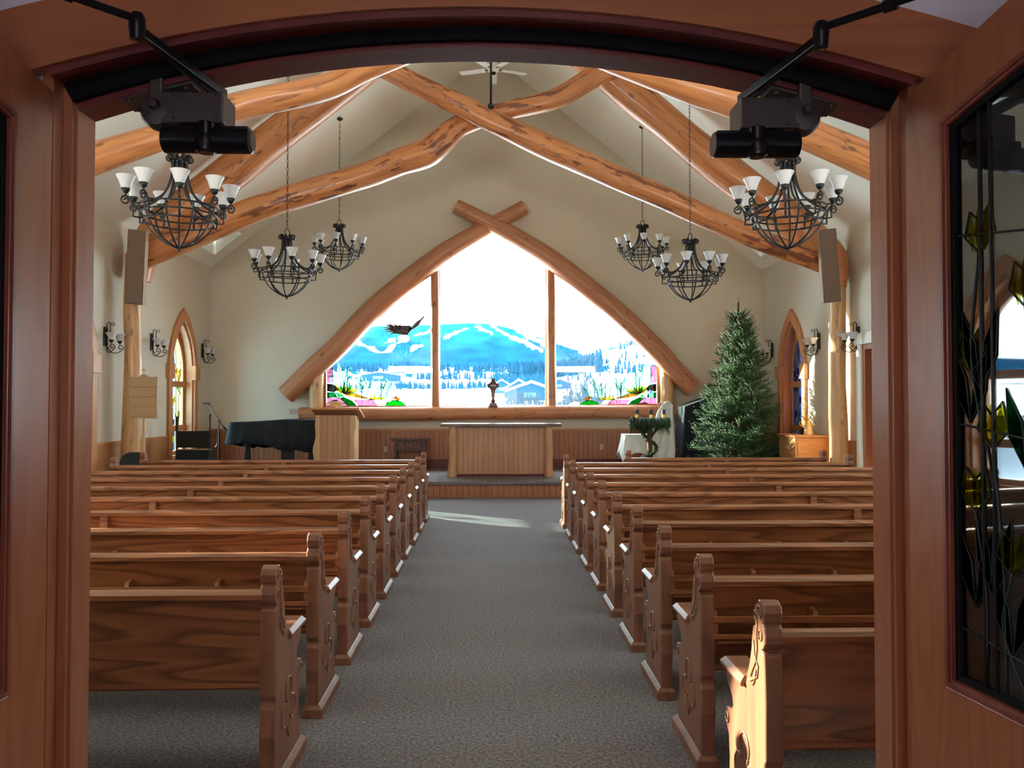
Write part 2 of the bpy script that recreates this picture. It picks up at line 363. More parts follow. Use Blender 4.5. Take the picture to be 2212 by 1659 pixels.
def inset(poly, d):        # move each edge of a CCW polygon inwards by d
    n = len(poly); out = []
    for i in range(n):
        p0, p1, p2 = Vector(poly[i - 1]).to_2d(), Vector(poly[i]).to_2d(), Vector(poly[(i + 1) % n]).to_2d()
        a = (p1 - p0).normalized(); b = (p2 - p1).normalized(); na = Vector((-a.y, a.x)); nb = Vector((-b.y, b.x))
        m = (na + nb); m = m / max(0.3, m.dot(na)); out.append(tuple(p1 + m * d))
    return out
def lancet(w, z0, zs, za, yc, k=10):      # pointed outline, counter-clockwise in (y, z)
    h = za - zs; R = (h * h + w * w) / (2 * w); pts = [(yc - w, z0), (yc + w, z0)]
    for i in range(k + 1):
        z = zs + h * i / k; pts.append((yc + (-(R - w) + math.sqrt(max(0, R * R - (z - zs) ** 2))), z))
    for i in range(k - 1, -1, -1):
        z = zs + h * i / k; pts.append((yc - (-(R - w) + math.sqrt(max(0, R * R - (z - zs) ** 2))), z))
    return pts
# ================================================================ SETTING
XL, XR, YF, YB = -5.82, 5.68, 16.2, 2.02
def roof(x): return 8.97 - 0.79 * abs(x + 0.07)
struct(MB().box(XL - .3, XR + .3, -3.2, 13.42, -0.2, 0).build('floor', 'carpet'))
fXZ = lambda y0: (lambda u, v, d: (u, y0 + d, v))
fYZ = lambda x0, s: (lambda u, v, d: (x0 + s * d, u, v))
# big window outline (x, z), counter-clockwise
paneL = [(-3.44, 1.56), (-1.27, 1.56), (-1.285, 4.31), (-1.953, 3.815), (-2.394, 3.436), (-2.854, 2.99), (-3.321, 2.526), (-3.445, 2.372)]
paneC = [(-1.09, 1.56), (1.115, 1.573), (1.116, 4.53), (-0.002, 5.165), (-1.09, 4.50)]
paneR = [(1.295, 1.573), (3.462, 1.60), (3.455, 2.448), (2.888, 3.08), (2.275, 3.68), (1.80, 4.02), (1.297, 4.36)]
hole = [(-3.52, 1.46), (3.54, 1.46), (3.54, 2.48), (2.94, 3.16), (2.32, 3.79), (1.30, 4.55), (0, 5.31), (-1.30, 4.50), (-2.0, 3.93), (-2.9, 3.08), (-3.39, 2.60), (-3.52, 2.42)]
gable = [(XL, 0), (XR, 0), (XR, roof(XR) + .3), (-0.07, 9.3), (XL, roof(XL) + .3)]
struct(MB().slab(gable, [hole], fXZ(YF), 0.35).build('wall_front', 'wall'))
LW, LZ0, LZS, LZA = 0.52, 0.62, 2.22, 3.16
lz = lambda yc, w=LW: lancet(w, LZ0, LZS, LZA, yc)
struct(MB().slab([(YB, 0), (YF + .35, 0), (YF + .35, 4.5), (YB, 4.5)], [lz(y) for y in LANC_L], fYZ(XL, -1), 0.34).build('wall_left', 'wall'))
doorR = [(10.85, 0.012), (11.78, 0.012), (11.78, 2.52), (10.85, 2.52)]
struct(MB().slab([(YB, 0), (YF + .35, 0), (YF + .35, 4.5), (YB, 4.5)], [lz(y) for y in LANC_R] + [doorR], fYZ(XR, 1), 0.34).build('wall_right', 'wall'))
# doorway wall with the low arch
AX = -0.013
def arch(w, zc, za, n=24): return [(AX + w * (1 - 2 * i / n), za - (za - zc) * (1 - 2 * i / n) ** 2) for i in range(n + 1)]
def opening(w, zc, za): return [(AX - w, 0.004), (AX + w, 0.004)] + arch(w, zc, za)
struct(MB().slab([(XL, 0), (XR, 0), (XR, roof(XR) + .3), (-0.07, 9.3), (XL, roof(XL) + .3)], [opening(1.055, 2.46, 2.60)], fXZ(1.90), 0.12).build('wall_back', 'wall'))
struct(MB().slab([(-2.4, 0), (2.4, 0), (2.4, 3.1), (-2.4, 3.1)], [opening(1.055, 2.46, 2.60)], fXZ(1.87), 0.03).build('wall_doorway', 'vest_wall'))
# jamb lining: rabbet, seal, stop
def jring(name, o1, i1, y0, d, m, legs=True):
    # legs get door wood, head gets its own wood: split the band
    n = len(o1); lo, li = o1, i1
    h = MB().ring(lo[2:], li[2:], fXZ(y0), 0, d, closed=False).build(name, m[0]); struct(h)
    if not legs: return
    q = MB()
    for s in (0, 1):
        a, c = (lo[0], lo[-1]) if s == 0 else (lo[1], lo[2]); e, g = (li[0], li[-1]) if s == 0 else (li[1], li[2])
        q.add([(*a[:1], y0, a[1]), (e[0], y0, e[1]), (g[0], y0, g[1]), (c[0], y0, c[1]), (a[0], y0 + d, a[1]), (e[0], y0 + d, e[1]), (g[0], y0 + d, g[1]), (c[0], y0 + d, c[1])],
              [(0, 1, 2, 3), (4, 5, 6, 7), (0, 1, 5, 4), (1, 2, 6, 5), (2, 3, 7, 6), (3, 0, 4, 7)])
    struct(q.build(name, m[1]))
jring('trim_1', opening(1.056, 2.461, 2.601), opening(1.030, 2.425, 2.577), 1.862, 0.043, ('maroon', 'door_wood'))
jring('trim_2', opening(1.052, 2.458, 2.598), opening(1.010, 2.382, 2.545), 1.905, 0.016, ('rubber', 'door_wood'))
jring('trim_3', opening(1.052, 2.458, 2.598), opening(1.004, 2.366, 2.533), 1.921, 0.084, ('maroon', 'door_wood'))
jring('trim_4', opening(1.054, 2.459, 2.599), opening(1.014, 2.380, 2.541), 2.005, 0.015, ('maroon', 'trim_wood'))
# casing on the vestibule side (arched head + legs), on the nave side too
jring('trim_5', opening(1.21, 2.545, 2.725), opening(1.095, 2.418, 2.590), 1.832, 0.030, ('head_wood', 'door_wood'))
jring('trim_6', opening(1.060, 2.440, 2.600), opening(1.028, 2.418, 2.572), 1.842, 0.022, ('maroon', 'maroon'), False)
jring('trim_7', opening(1.175, 2.565, 2.725), opening(1.040, 2.435, 2.590), 2.020, 0.025, ('trim_wood', 'trim_wood'))
# vestibule shell
struct(MB().box(-2.5, -2.4, -3.2, 1.87, 0, 3.1).build('wall_vestibule_left', 'vest_wall'))
struct(MB().box(2.4, 2.5, -3.2, 1.87, 0, 3.1).build('wall_vestibule_right', 'vest_wall'))
struct(MB().slab([(-2.5, 0), (2.5, 0), (2.5, 3.1), (-2.5, 3.1)], [[(-1.2, 0.9), (1.2, 0.9), (1.2, 2.3), (-1.2, 2.3)]], fXZ(-3.3), 0.1).build('wall_vestibule_back', 'vest_wall'))
struct(MB().box(-2.5, 2.5, -3.3, 1.90, 3.1, 3.2).build('ceiling_vestibule', 'vest_wall'))
struct(MB().box(-1.2, 1.2, -3.26, -3.25, 0.9, 2.3).build('window_9', 'dim_glass'))  # unseen window added to let daylight into the vestibule; tint sets its strength
# nave ceiling, two slopes with a skylight well in the last bay of each
def slope(sign, name, sk):
    x0, x1 = -0.07, (XR + .35 if sign > 0 else XL - .35)
    f = lambda u, v, d: (u, v, roof(u) + d)
    outer = [(x0, YB - .1), (x1, YB - .1), (x1, YF + .3), (x0, YF + .3)]
    if sign < 0: outer = outer[::-1]
    struct(MB().slab(outer, [sk], f, 0.34).build(name, 'ceiling'))
    xs = [p[0] for p in sk]; ys = [p[1] for p in sk]; a, b_, c, d_ = min(xs), max(xs), min(ys), max(ys)
    q = MB(); ou = [(a - .05, c - .05), (b_ + .05, c - .05), (b_ + .05, d_ + .05), (a - .05, d_ + .05)]; inn = [(a + .02, c + .02), (b_ - .02, c + .02), (b_ - .02, d_ - .02), (a + .02, d_ - .02)]
    w = struct(q.ring(ou, inn, lambda u, v, d: (u, v, roof(u) + d), -0.02, 0.0).build('window_%d' % (7 if sign > 0 else 8), 'white_trim'))
    fr = MB().ring(inn, [(inn[0][0] + .05, inn[0][1] + .05), (inn[1][0] - .05, inn[1][1] + .05), (inn[2][0] - .05, inn[2][1] - .05), (inn[3][0] + .05, inn[3][1] - .05)], lambda u, v, d: (u, v, roof(u) + d), 0.28, 0.33).build('window_frame', 'white_trim', w)
    MB().slab(inn, [], lambda u, v, d: (u, v, roof(u) + d), 0.01).build('pane', 'sky_glass', w).location = (0, 0, 0.30)
slope(1, 'ceiling', [(4.80, 14.70), (5.48, 14.70), (5.48, 15.62), (4.80, 15.62)])
slope(-1, 'ceiling_left', [(-5.60, 14.55), (-5.02, 14.55), (-5.02, 15.75), (-5.60, 15.75)])
# platform
PZ, PY = 0.27, 13.42
struct(MB().box(XL, XR, PY, YF, -0.1, PZ - .005).build('floor_platform', 'bead_x'))
pl = struct(MB().box(XL, XR, PY - .03, YF, PZ - .004, PZ).build('floor_carpet', 'carpet'))
struct(MB().box(XL, XR, PY - .05, PY + .02, PZ - .055, PZ + .004).build('trim_8', 'carpet', bevel=0.012))
# wainscot, cap, baseboards
k = 10
def wains(name, boxes, m): struct(MB_boxes(boxes).build(name, m))
def MB_boxes(bs):
    b = MB()
    for x in bs: b.box(*x)
    return b
wains('trim_10', [(XL, XR, YF - .022, YF, PZ, 1.05)], 'bead_x')
wains('trim_11', [(XL, XR, YF - .04, YF, 1.05, 1.085)], 'trim_wood')
wains('baseboard_front', [(XL, XR, YF - .045, YF, PZ, 0.455)], 'maroon')
def gaps(a, b_, cuts):
    out = []; s = a
    for c0, c1 in sorted(cuts): out.append((s, c0)); s = c1
    out.append((s, b_)); return [o for o in out if o[1] - o[0] > 0.02]
wains('bounce_absorber', [(XL, AX - 1.2, YB, YB + .03, 0, 1.25), (AX + 1.2, XR, YB, YB + .03, 0, 1.25)], 'old_dark')  # unseen dark panelling added to soak up sun bounced onto the rear pew
gl = gaps(YB, YF - .05, [(y - LW - .16, y + LW + .16) for y in LANC_L])
gr = gaps(YB, YF - .05, [(y - LW - .16, y + LW + .16) for y in LANC_R] + [(10.7, 11.93)])
wains('trim_12', [(XL, XL + .022, a, b_, 0, 1.0) for a, b_ in gl], 'bead_y')
wains('trim_13', [(XL, XL + .04, a, b_, 1.0, 1.035) for a, b_ in gl], 'trim_wood')
wains('baseboard_left', [(XL, XL + .035, a, b_, 0, .16) for a, b_ in gl], 'trim_wood')
wains('trim_14', [(XR - .022, XR, a, b_, 0, 1.0) for a, b_ in gr], 'bead_y')
wains('trim_15', [(XR - .04, XR, a, b_, 1.0, 1.035) for a, b_ in gr], 'trim_wood')
wains('baseboard_right', [(XR - .035, XR, a, b_, 0, .16) for a, b_ in gr], 'trim_wood')
# -------- big window (window_1): three frames, three panes, leaded flower corners
w1 = struct(bpy.data.objects.new('window_1', None)); COL.objects.link(w1)
fb = MB(); bigf = inset(hole, 0.0)
fb.ring(hole, inset(hole, 0.045), fXZ(YF + .02), 0, 0.22)
fb.build('window_frame', 'trim_wood', w1, bevel=0.006)
for pn in (paneL, paneC, paneR):
    o = inset(pn, -0.055); MB().ring(o, pn, fXZ(YF + .02), 0, 0.10).build('sash', 'trim_wood', w1, bevel=0.006)
    MB().slab(inset(pn, -0.01), [], fXZ(YF + .095), 0.008).build('pane', 'glass', w1)
for x in (-1.18, 1.205):
    MB().box(x - .075, x + .075, YF + .04, YF + .3, 1.5, 4.38).build('mullion', 'trim_wood', w1, bevel=0.006)
MB().box(-3.52, 3.54, YF - .06, YF + .25, 1.44, 1.52).build('sill_board', 'trim_wood', w1, bevel=0.01)
def shard(mb, pts, y, t=0.006): mb.slab(pts, [], lambda u, v, d: (u, y + d, v), t)
def curvy(mb, pts, r=0.006, n=5): mb.tube(cr(pts, 5), r, n)
YG = YF + .07
def corner(sgn, x0):
    rnd = random.Random(11 if sgn > 0 else 5)
    P = lambda dx, z: (x0 + sgn * dx, z)
    C = {}
    lead = MB()
    def S(c, pts):
        C.setdefault(c, MB()); shard(C[c], [P(*p) for p in (pts if sgn > 0 else pts[::-1])], YG); q = [(P(*p)[0], YG - .001, p[1]) for p in pts]
        if c not in ('mist', 'water'): lead.tube(q + q[:1], .0045, 4, cap=False)
    S('pink', [(0, 1.56), (0, 1.72), (.25, 1.72), (.40, 1.60), (.42, 1.56)]); S('dgreen', [(.42, 1.56), (.40, 1.60), (.26, 1.72), (.34, 1.74), (.52, 1.66), (.62, 1.56)])
    S('green', [(.24, 1.73), (.16, 1.84), (.30, 1.80), (.34, 1.75)]); S('pink', [(.64, 1.56), (.60, 1.62), (.55, 1.68), (.95, 1.68), (1.02, 1.60), (1.05, 1.56)]); S('mist', [(1.06, 1.56), (1.02, 1.61), (.96, 1.68), (1.12, 1.66), (1.18, 1.56)])
    S('green', [(1.20, 1.56), (1.26, 1.63), (1.38, 1.67), (1.52, 1.65), (1.62, 1.58), (1.64, 1.56)]); S('mist', [(1.65, 1.56), (1.60, 1.62), (1.70, 1.65), (1.84, 1.61), (1.90, 1.56)])
    S('brown', [(0, 2.02), (0, 1.86), (.14, 1.84), (.24, 1.90), (.12, 2.00)]); S('pink', [(0, 2.40), (0, 2.05), (.10, 2.02), (.12, 2.2), (.10, 2.40)])
    S('brown', [(.08, 1.57), (.30, 1.58), (.38, 1.60), (.24, 1.63)][::-1]); S('dgreen', [(0, 1.84), (0, 1.73), (.22, 1.73), (.16, 1.83)]); S('orange', [(.30, 1.86), (.50, 1.84), (.78, 1.74), (.92, 1.70), (.66, 1.72), (.40, 1.77)])
    S('orange', [(1.34, 1.74), (1.42, 1.76), (1.55, 1.68), (1.45, 1.675)])
    for a in range(9):      # yellow-green leaf fan
        th = math.radians(8 + a * 17); L = .34 if a % 2 else .28; cx, cz = .36, 1.80
        ex, ez = cx + L * math.cos(th), cz + .62 * L * math.sin(th) + .03; nx, nz = -math.sin(th) * .03, math.cos(th) * .03
        S('yellow' if a % 3 else 'green', [(cx, cz), ((cx + ex) / 2 + nx, (cz + ez) / 2 + nz), (ex, ez), ((cx + ex) / 2 - nx, (cz + ez) / 2 - nz)][::-1])
    for a in range(4): S('yellow', [(.88 + .07 * a, 1.68), (.90 + .09 * a, 1.80 - .02 * abs(a - 1)), (.96 + .08 * a, 1.70)][::-1])
    for a_ in range(10):      # pale slivers filling the marsh behind the stems
        x_ = .05 + a_ * .14; h_ = (.72 - .045 * a_) * rnd.uniform(.8, 1.1); S('mist' if a_ % 2 else 'water', [(x_, 1.74), (x_ + .10, 1.73), (x_ + .11 + rnd.uniform(-.03, .03), 1.74 + h_ * .7), (x_ + .05, 1.74 + h_), (x_ + .01, 1.74 + h_ * .6)][::-1])
    st = MB()
    for a_ in range(13):
        x_ = .10 + a_ * .125; lead.tube([(P(x_ + rnd.uniform(-.05, .05), 0)[0], YG, 1.60), (P(x_, 0)[0], YG, 1.62 + .3 * (1 - a_ / 16) + rnd.uniform(0, .2))], .0045, 4)
    roots = [(.32, 1.82, .55), (.36, 1.82, .50), (.42, 1.84, .46), (.72, 1.70, .46), (.76, 1.70, .40), (.80, 1.70, .36), (1.08, 1.68, .40), (1.12, 1.68, .34), (1.40, 1.68, .26), (1.20, 1.66, .46)]
    for rx, rz, L in roots:
        lean = rnd.uniform(-.12, .16); mid = (rx + lean * .4, rz + L * .5); top = (rx + lean, rz + L)
        pts = [P(rx, rz), P(*mid), P(*top)]; curvy(st, [(p[0], YG, p[1]) for p in pts], [.011] * 0 or .009)
        for q in range(4):
            t = .3 + .16 * q; bx, bz = rx + lean * t * t * .9, rz + L * t; sd_ = rnd.choice((-1, 1)); l2 = L * .32
            curvy(st, [(P(bx, bz)[0], YG, bz), (P(bx + sd_ * l2 * .5, 0)[0], YG, bz + l2 * .45), (P(bx + sd_ * l2 * .7, 0)[0], YG, bz + l2 * 1.1)], .0065)
    for pts in ([(0, 1.73), (.25, 1.72), (.42, 1.56)], [(.12, 2.4), (.12, 2.05), (.3, 1.82)], [(.5, 1.70), (.9, 1.69), (1.2, 1.66)], [(1.18, 1.56), (1.3, 1.66), (1.5, 1.66), (1.64, 1.56)], [(1.55, 1.68), (1.75, 1.66), (1.9, 1.56)]):
        curvy(lead, [(P(*p)[0], YG, p[1]) for p in pts], .007)
    g = MB()
    root = bpy.data.objects.new('stained_glass', None); COL.objects.link(root); root.parent = w1
    for c, mb in C.items(): mb.build('glass_piece', 'g_' + c, root)
    st.build('glass_stem', 'g_teal', root); lead.build('lead_line', 'lead', root)
corner(1, -3.43); corner(-1, 3.45)
# -------- lancets
def lancet_window(idx, yc, X, s, gm, flowers):
    f = fYZ(X, s); w = struct(bpy.data.objects.new('window_%d' % idx, None)); COL.objects.link(w)
    base = lz(yc)
    outer = lancet(LW + .15, LZ0 - .02, LZS, LZA + .24, yc); inner = lancet(LW + .005, LZ0, LZS, LZA + .005, yc)
    MB().ring(outer, inner, f, -0.05, 0.01).build('casing', 'trim_wood', w, bevel=0.008)
    o2 = lancet(LW + .002, LZ0, LZS, LZA, yc)
    MB().ring(o2, lancet(LW - .03, LZ0 + .03, LZS, LZA - .06, yc), f, 0.0, 0.30).build('jamb_lining', 'trim_wood', w)
    o3 = lancet(LW - .03, LZ0 + .03, LZS, LZA - .06, yc)
    MB().ring(o3, lancet(LW - .11, LZ0 + .10, LZS, LZA - .22, yc), f, 0.14, 0.20).build('sash', 'trim_wood', w, bevel=0.006)
    b = MB()
    for z0, z1 in ((1.92, 2.03), (1.09, 1.20)):
        b.slab([(yc - LW + .03, z0), (yc + LW - .03, z0), (yc + LW - .03, z1), (yc - LW + .03, z1)], [], lambda u, v, d: f(u, v, .12 + d), 0.09)
    b.build('mid_rail', 'trim_wood', w, bevel=0.008)
    for sd_ in (-1, 1):
        q = MB(); ym = yc + sd_ * (LW + .085)
        a = f(ym - .12, 2.06, -0.075); c = f(ym + .12, 2.34, 0.0)
        q.box(min(a[0], c[0]), max(a[0], c[0]), ym - .12, ym + .12, 2.06, 2.34); q.build('capital_block', 'trim_wood', w, bevel=0.006)
    MB().slab(lancet(LW - .10, LZ0 + .09, LZS, LZA - .20, yc), [], lambda u, v, d: f(u, v, .165 + d), 0.006).build('pane', gm, w)
    if flowers:
        rnd = random.Random(idx); ld = MB(); fl = MB(); lf = MB()
        for i in range(5):
            y0 = yc + rnd.uniform(-.3, .3)
            ld.tube(cr([f(y0 + rnd.uniform(-.05, .05), z, .155) for z in (.75, 1.3, 1.8, 2.3, 2.75 - abs(y0 - yc) * 1.2)], 4), .006, 5)
        for y0, z0 in ((-.15, 2.45), (.15, 2.22), (.24, 2.10), (-.05, 1.62), (.05, 1.68), (.26, 1.40), (.30, 2.2), (.0, .95)):
            for k_ in range(6):
                a = k_ * PI / 3 + rnd.random(); c = (yc + y0, z0); e = (c[0] + .075 * math.cos(a), c[1] + .085 * math.sin(a)); n_ = (-.028 * math.sin(a), .028 * math.cos(a)); m_ = ((c[0] + e[0]) / 2, (c[1] + e[1]) / 2)
                pts = [c, (m_[0] - n_[0], m_[1] - n_[1]), e, (m_[0] + n_[0], m_[1] + n_[1])]
                fl.slab(pts, [], lambda u, v, d: f(u, v, .158 + d), .004)
            for k_ in range(3):
                a = -PI / 2 + rnd.uniform(-.8, .8); c = (yc + y0 + .05 * k_ - .05, z0 - .12 - .06 * k_); e = (c[0] + .10 * math.cos(a), c[1] + .14 * math.sin(a))
                lf.slab([c, ((c[0] + e[0]) / 2 + .02, (c[1] + e[1]) / 2), e, ((c[0] + e[0]) / 2 - .02, (c[1] + e[1]) / 2)], [], lambda u, v, d: f(u, v, .158 + d), .004)
        ld.build('lead_line', 'lead', w); fl.build('glass_flower', flowers, w); lf.build('glass_leaf', 'g_green', w)
for i, y in enumerate(LANC_L): lancet_window(2 + i, y, XL, -1, (M['lanc_glass'], M['lanc_glass_2'], M['glass'], M['glass'])[i], 'g_yellow' if i < 2 else None)
for i, y in enumerate(LANC_R): lancet_window(10 + i, y, XR, 1, M['lanc_glass_r'] if i < 1 else M['glass'], 'g_violet' if i < 1 else None)
# side doorway in the right wall
d3 = struct(MB().box(XR + .22, XR + .27, 10.85, 11.78, 0.012, 2.52).build('door_3', 'maroon'))
MB().box(XR + .0, XR + .22, 11.70, 11.78, 0.012, 2.52).build('door_jamb', 'door_wood', d3)
MB().box(XR + .0, XR + .22, 10.85, 11.70, 2.44, 2.52).build('door_head', 'door_wood', d3)
struct(MB_boxes([(XR - .035, XR, 11.78, 11.93, 0, 2.52), (XR - .035, XR, 10.70, 10.85, 0, 2.52), (XR - .045, XR, 10.66, 11.97, 2.52, 2.70)]).build('trim_16', 'white_trim', bevel=.005))

# ================================================================ OUTSIDE
def lerp_tab(t, tab):
    if t <= tab[0][0]: return tab[0][1]
    for (a, va), (b_, vb) in zip(tab, tab[1:]):
        if t <= b_: return va + (vb - va) * (t - a) / (b_ - a)
    return tab[-1][1]
def sst(x, a, b_): t = max(0, min(1, (x - a) / (b_ - a))); return t * t * (3 - 2 * t)
BASE = [(16.8, 905), (40, 884), (70, 876), (110, 868), (200, 856), (300, 841), (450, 829), (600, 819), (900, 800), (1300, 790)]
RIDGE = [(-1.2, 745), (-.4, 728), (-.22, 722), (-.1625, 706), (-.08, 702), (-.03, 698), (0, 700), (.03, 712), (.07, 733), (.1, 750), (.135, 770), (.16, 748), (.19, 738), (.3, 745), (1.2, 735)]
def gy(u, Y):           # apparent height line -> ground height, in pixels of the horizon scale
    y = lerp_tab(Y, BASE)
    y -= 22 * sst(u, .05, .2) * sst(Y, 150, 600)
    y -= 34 * sst(u, .09, .20) * sst(Y, 600, 1000)
    if Y > 1300:
        r = lerp_tab(u, RIDGE); t = (Y - 1300) / 1200.0; y = y + (r - y) * (t ** 0.8)
    return y
def gz(X, Y):
    u = X / Y; z = 1.65 + (867 - gy(u, Y)) / 1680.0 * Y
    if Y > 900: z += (Y / 60.0) * .35 * (mnoise.noise(Vector((X / 160, Y / 160, 0))) + .5 * mnoise.noise(Vector((X / 60, Y / 60, 3)))) * sst(Y, 900, 1500) * (1 - sst(Y, 2100, 2500))
    return z
Ys = [16.8 * (2500 / 16.8) ** (i / 45.0) for i in range(30)]; Ys += list(np.linspace(Ys[-1] * 1.05, 2500, 110))
us = list(np.linspace(-1.3, -.26, 25)) + list(np.linspace(-.25, .26, 230)) + list(np.linspace(.28, 1.3, 25))
tv = []; tf = []; tc_ = []
def seg_d(px, py, a, b_):
    ax, ay = a; bx, by = b_; t = max(0, min(1, ((px - ax) * (bx - ax) + (py - ay) * (by - ay)) / ((bx - ax) ** 2 + (by - ay) ** 2))); return math.hypot(px - ax - t * (bx - ax), py - ay - t * (by - ay))
RUNS = [((775, 742), (826, 760), 3), ((826, 760), (862, 744), 3.2), ((833, 742), (852, 737), 3), ((900, 722), (928, 716), 4), ((888, 752), (912, 747), 2.5), ((960, 728), (1012, 706), 2.2), ((1030, 704), (1062, 720), 3), ((1062, 702), (1110, 735), 3.5), ((1110, 735), (1170, 758), 6), ((1120, 712), (1180, 745), 9), ((1200, 735), (1290, 775), 7), ((1290, 752), (1335, 785), 11), ((1340, 745), (1330, 780), 6)]
for j, Y in enumerate(Ys):
    for i, u in enumerate(us):
        X = u * Y; tv.append((X, Y, gz(X, Y)))
        py = gy(u, Y); px = 1063 + 1680 * u; wob = 4 * mnoise.noise(Vector((px / 11, py / 6, 0))) + 2 * mnoise.noise(Vector((px / 4, py / 3, 7)))
        forest = 0.0
        if Y > 1150: forest = 1.0
        elif Y > 600: forest = sst(mnoise.noise(Vector((px / 30, py / 6, 5))) + (0.35 if 1100 < px < 1300 else 0.0), .05, .2)
        for a, b_, r in RUNS:
            if seg_d(px, py + wob, a, b_) < r * .68: forest = 0.0
        if px > 1300 and py < 800 and Y > 900 and mnoise.noise(Vector((px / 25, py / 10, 9))) > 0.0: forest = 0
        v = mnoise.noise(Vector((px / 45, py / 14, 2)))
        top = sst(py, 760, 700); f1 = (0.0045 + .003 * top, 0.040 + .040 * top, 0.090); k_ = 1 + .45 * v + .25 * mnoise.noise(Vector((px / 3.0, py / 5.0, 1)))  # haze mixed into the forest colour as blue, lighter toward the ridge
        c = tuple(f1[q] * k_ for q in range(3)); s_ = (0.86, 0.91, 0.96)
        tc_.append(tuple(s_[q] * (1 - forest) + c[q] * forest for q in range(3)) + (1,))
nu = len(us)
for j in range(len(Ys) - 1):
    for i in range(nu - 1): tf.append((j * nu + i, j * nu + i + 1, (j + 1) * nu + i + 1, (j + 1) * nu + i))
me = bpy.data.meshes.new('snowy_hills'); me.from_pydata(tv, [], tf)
ca = me.color_attributes.new('cover', 'FLOAT_COLOR', 'POINT'); ca.data.foreach_set('color', [q for c in tc_ for q in c])
mh = mat('hill_cover', (1, 1, 1), 0.9, spec=0.0); N = NT(mh); an = N.n('ShaderNodeAttribute', attribute_name='cover'); N.l(an.outputs['Color'], N.b.inputs['Base Color'])
me.materials.append(mh); hills = bpy.data.objects.new('mountain', me); COL.objects.link(hills); struct(hills)
me.polygons.foreach_set('use_smooth', [True] * len(me.polygons))
struct(MB().slab([(-400, -200), (400, -200), (400, 420), (-400, 420)], [[(-6.1, -3.2), (6.0, -3.2), (6.0, 16.4), (-6.1, 16.4)]], lambda u, v, d: (u, v, -0.6 + d), -0.1).build('ground', 'snow'))
# conifer stands (uncountable)
cf = MB(); rnd = random.Random(3)
def cone_tree(X, Y, h, w):
    z = gz(X, Y) - .3; vs = []; fs = []
    for q, (a, b_, r) in enumerate(((.08, .62, 1.0), (.40, 1.0, .68))):
        o = len(vs); n_ = 6; ph = rnd.random()
        vs += [(X + r * w * math.cos(ph + 2 * PI * k_ / n_), Y + r * w * math.sin(ph + 2 * PI * k_ / n_), z + a * h) for k_ in range(n_)] + [(X, Y, z + b_ * h)]
        fs += [(o + k_, o + (k_ + 1) % n_, o + n_) for k_ in range(n_)]
    cf.add(vs, fs)
def stand(px0, px1, Y0, Y1, n, h):
    for _ in range(n):
        Y = rnd.uniform(Y0, Y1); u = (rnd.uniform(px0, px1) - 1063) / 1680; hh = h * rnd.uniform(.6, 1.2); cone_tree(u * Y, Y, hh, hh * .2)
stand(730, 1062, 300, 340, 150, 3.6); stand(900, 1100, 560, 640, 70, 7); stand(700, 1110, 800, 1150, 420, 9); stand(1100, 1300, 620, 1150, 520, 11)
stand(1080, 1180, 240, 420, 130, 4.8); stand(1205, 1290, 420, 560, 16, 4.5); stand(1290, 1400, 500, 900, 50, 7); stand(1340, 1400, 900, 1150, 40, 9); stand(1060, 1180, 430, 600, 90, 6)
tag(cf.build('conifer_woods', 'conifer', fix=False), 'dark blue-green conifer woods scattered over the snowy slopes outside the window', 'woods', kind='stuff')
# willow thickets
wl = MB()
def thicket(px0, px1, Y0, Y1, n, h):
    for _ in range(n):
        px_ = rnd.uniform(px0, px1); dome = 1 - .75 * abs((px_ - (px0 + px1) / 2) / ((px1 - px0) / 2)) ** 2.2
        Y = rnd.uniform(Y0, Y1); X = (px_ - 1063) / 1680 * Y; z = gz(X, Y) - .1; hh = h * rnd.uniform(.35, 1.1) * dome; dx = rnd.uniform(-.25, .25) * hh
        wl.tube([(X, Y, z), (X + dx * .4, Y, z + hh * .5), (X + dx, Y, z + hh)], [.035, .025, .01], 3, cap=False)
        for q in range(3):
            t = rnd.uniform(.3, .8); d2 = rnd.uniform(-.3, .3) * hh; wl.tube([(X + dx * t, Y, z + hh * t), (X + dx * t + d2, Y, z + hh * (t + .35))], [.02, .008], 3, cap=False)
thicket(1212, 1272, 62, 78, 80, 3.3); thicket(1245, 1302, 64, 80, 85, 4.2); thicket(1085, 1180, 66, 90, 220, 1.5); thicket(1200, 1330, 55, 70, 200, 1.2); thicket(1290, 1370, 160, 210, 160, 7); thicket(930, 1020, 66, 80, 60, .5)
tag(wl.build('willow_thicket', 'twig', fix=False), 'bare grey willow brush standing in the snow beyond the right-hand panes', 'brush', kind='stuff')
def house(px, Y, w, d, h, rise, label, m='house', rz=0.0):
    X = (px - 1063) / 1680 * Y; t = thing('house', label, 'house', (X, Y, gz(X, Y) - .3), rz)
    MB().slab([(-w / 2, 0), (w / 2, 0), (w / 2, h), (0, h + rise), (-w / 2, h)], [], lambda u, v, q: (u, q, v), d).build('wall', m, t)
    r = MB(); e = .5
    for s_ in (-1, 1): r.slab([(0, h + rise + .05), (s_ * (w / 2 + e), h - e * rise / (w / 2) + .05), (s_ * (w / 2 + e), h + .45 - e * rise / (w / 2)), (0, h + rise + .5)], [], lambda u, v, q: (u, -.6 + q, v), d + 1.2)
    r.build('roof', 'snow', t)
    MB().box(-w * .16, w * .10, -.06, 0.0, h * .45, h * .85).build('house_window', 'house_glass', t)
house(1148, 130, 7.6, 7, 1.9, 1.3, 'blue house with a wide snow-covered gable roof, seen through the centre pane')
house(1121, 175, 6.5, 6, 2.2, 1.9, 'smaller blue gabled house behind the wide snow-roofed one')
house(1084, 240, 6.0, 6, 2.5, 1.8, 'little snow-roofed hut beside the wooden sill cross, out in the field')
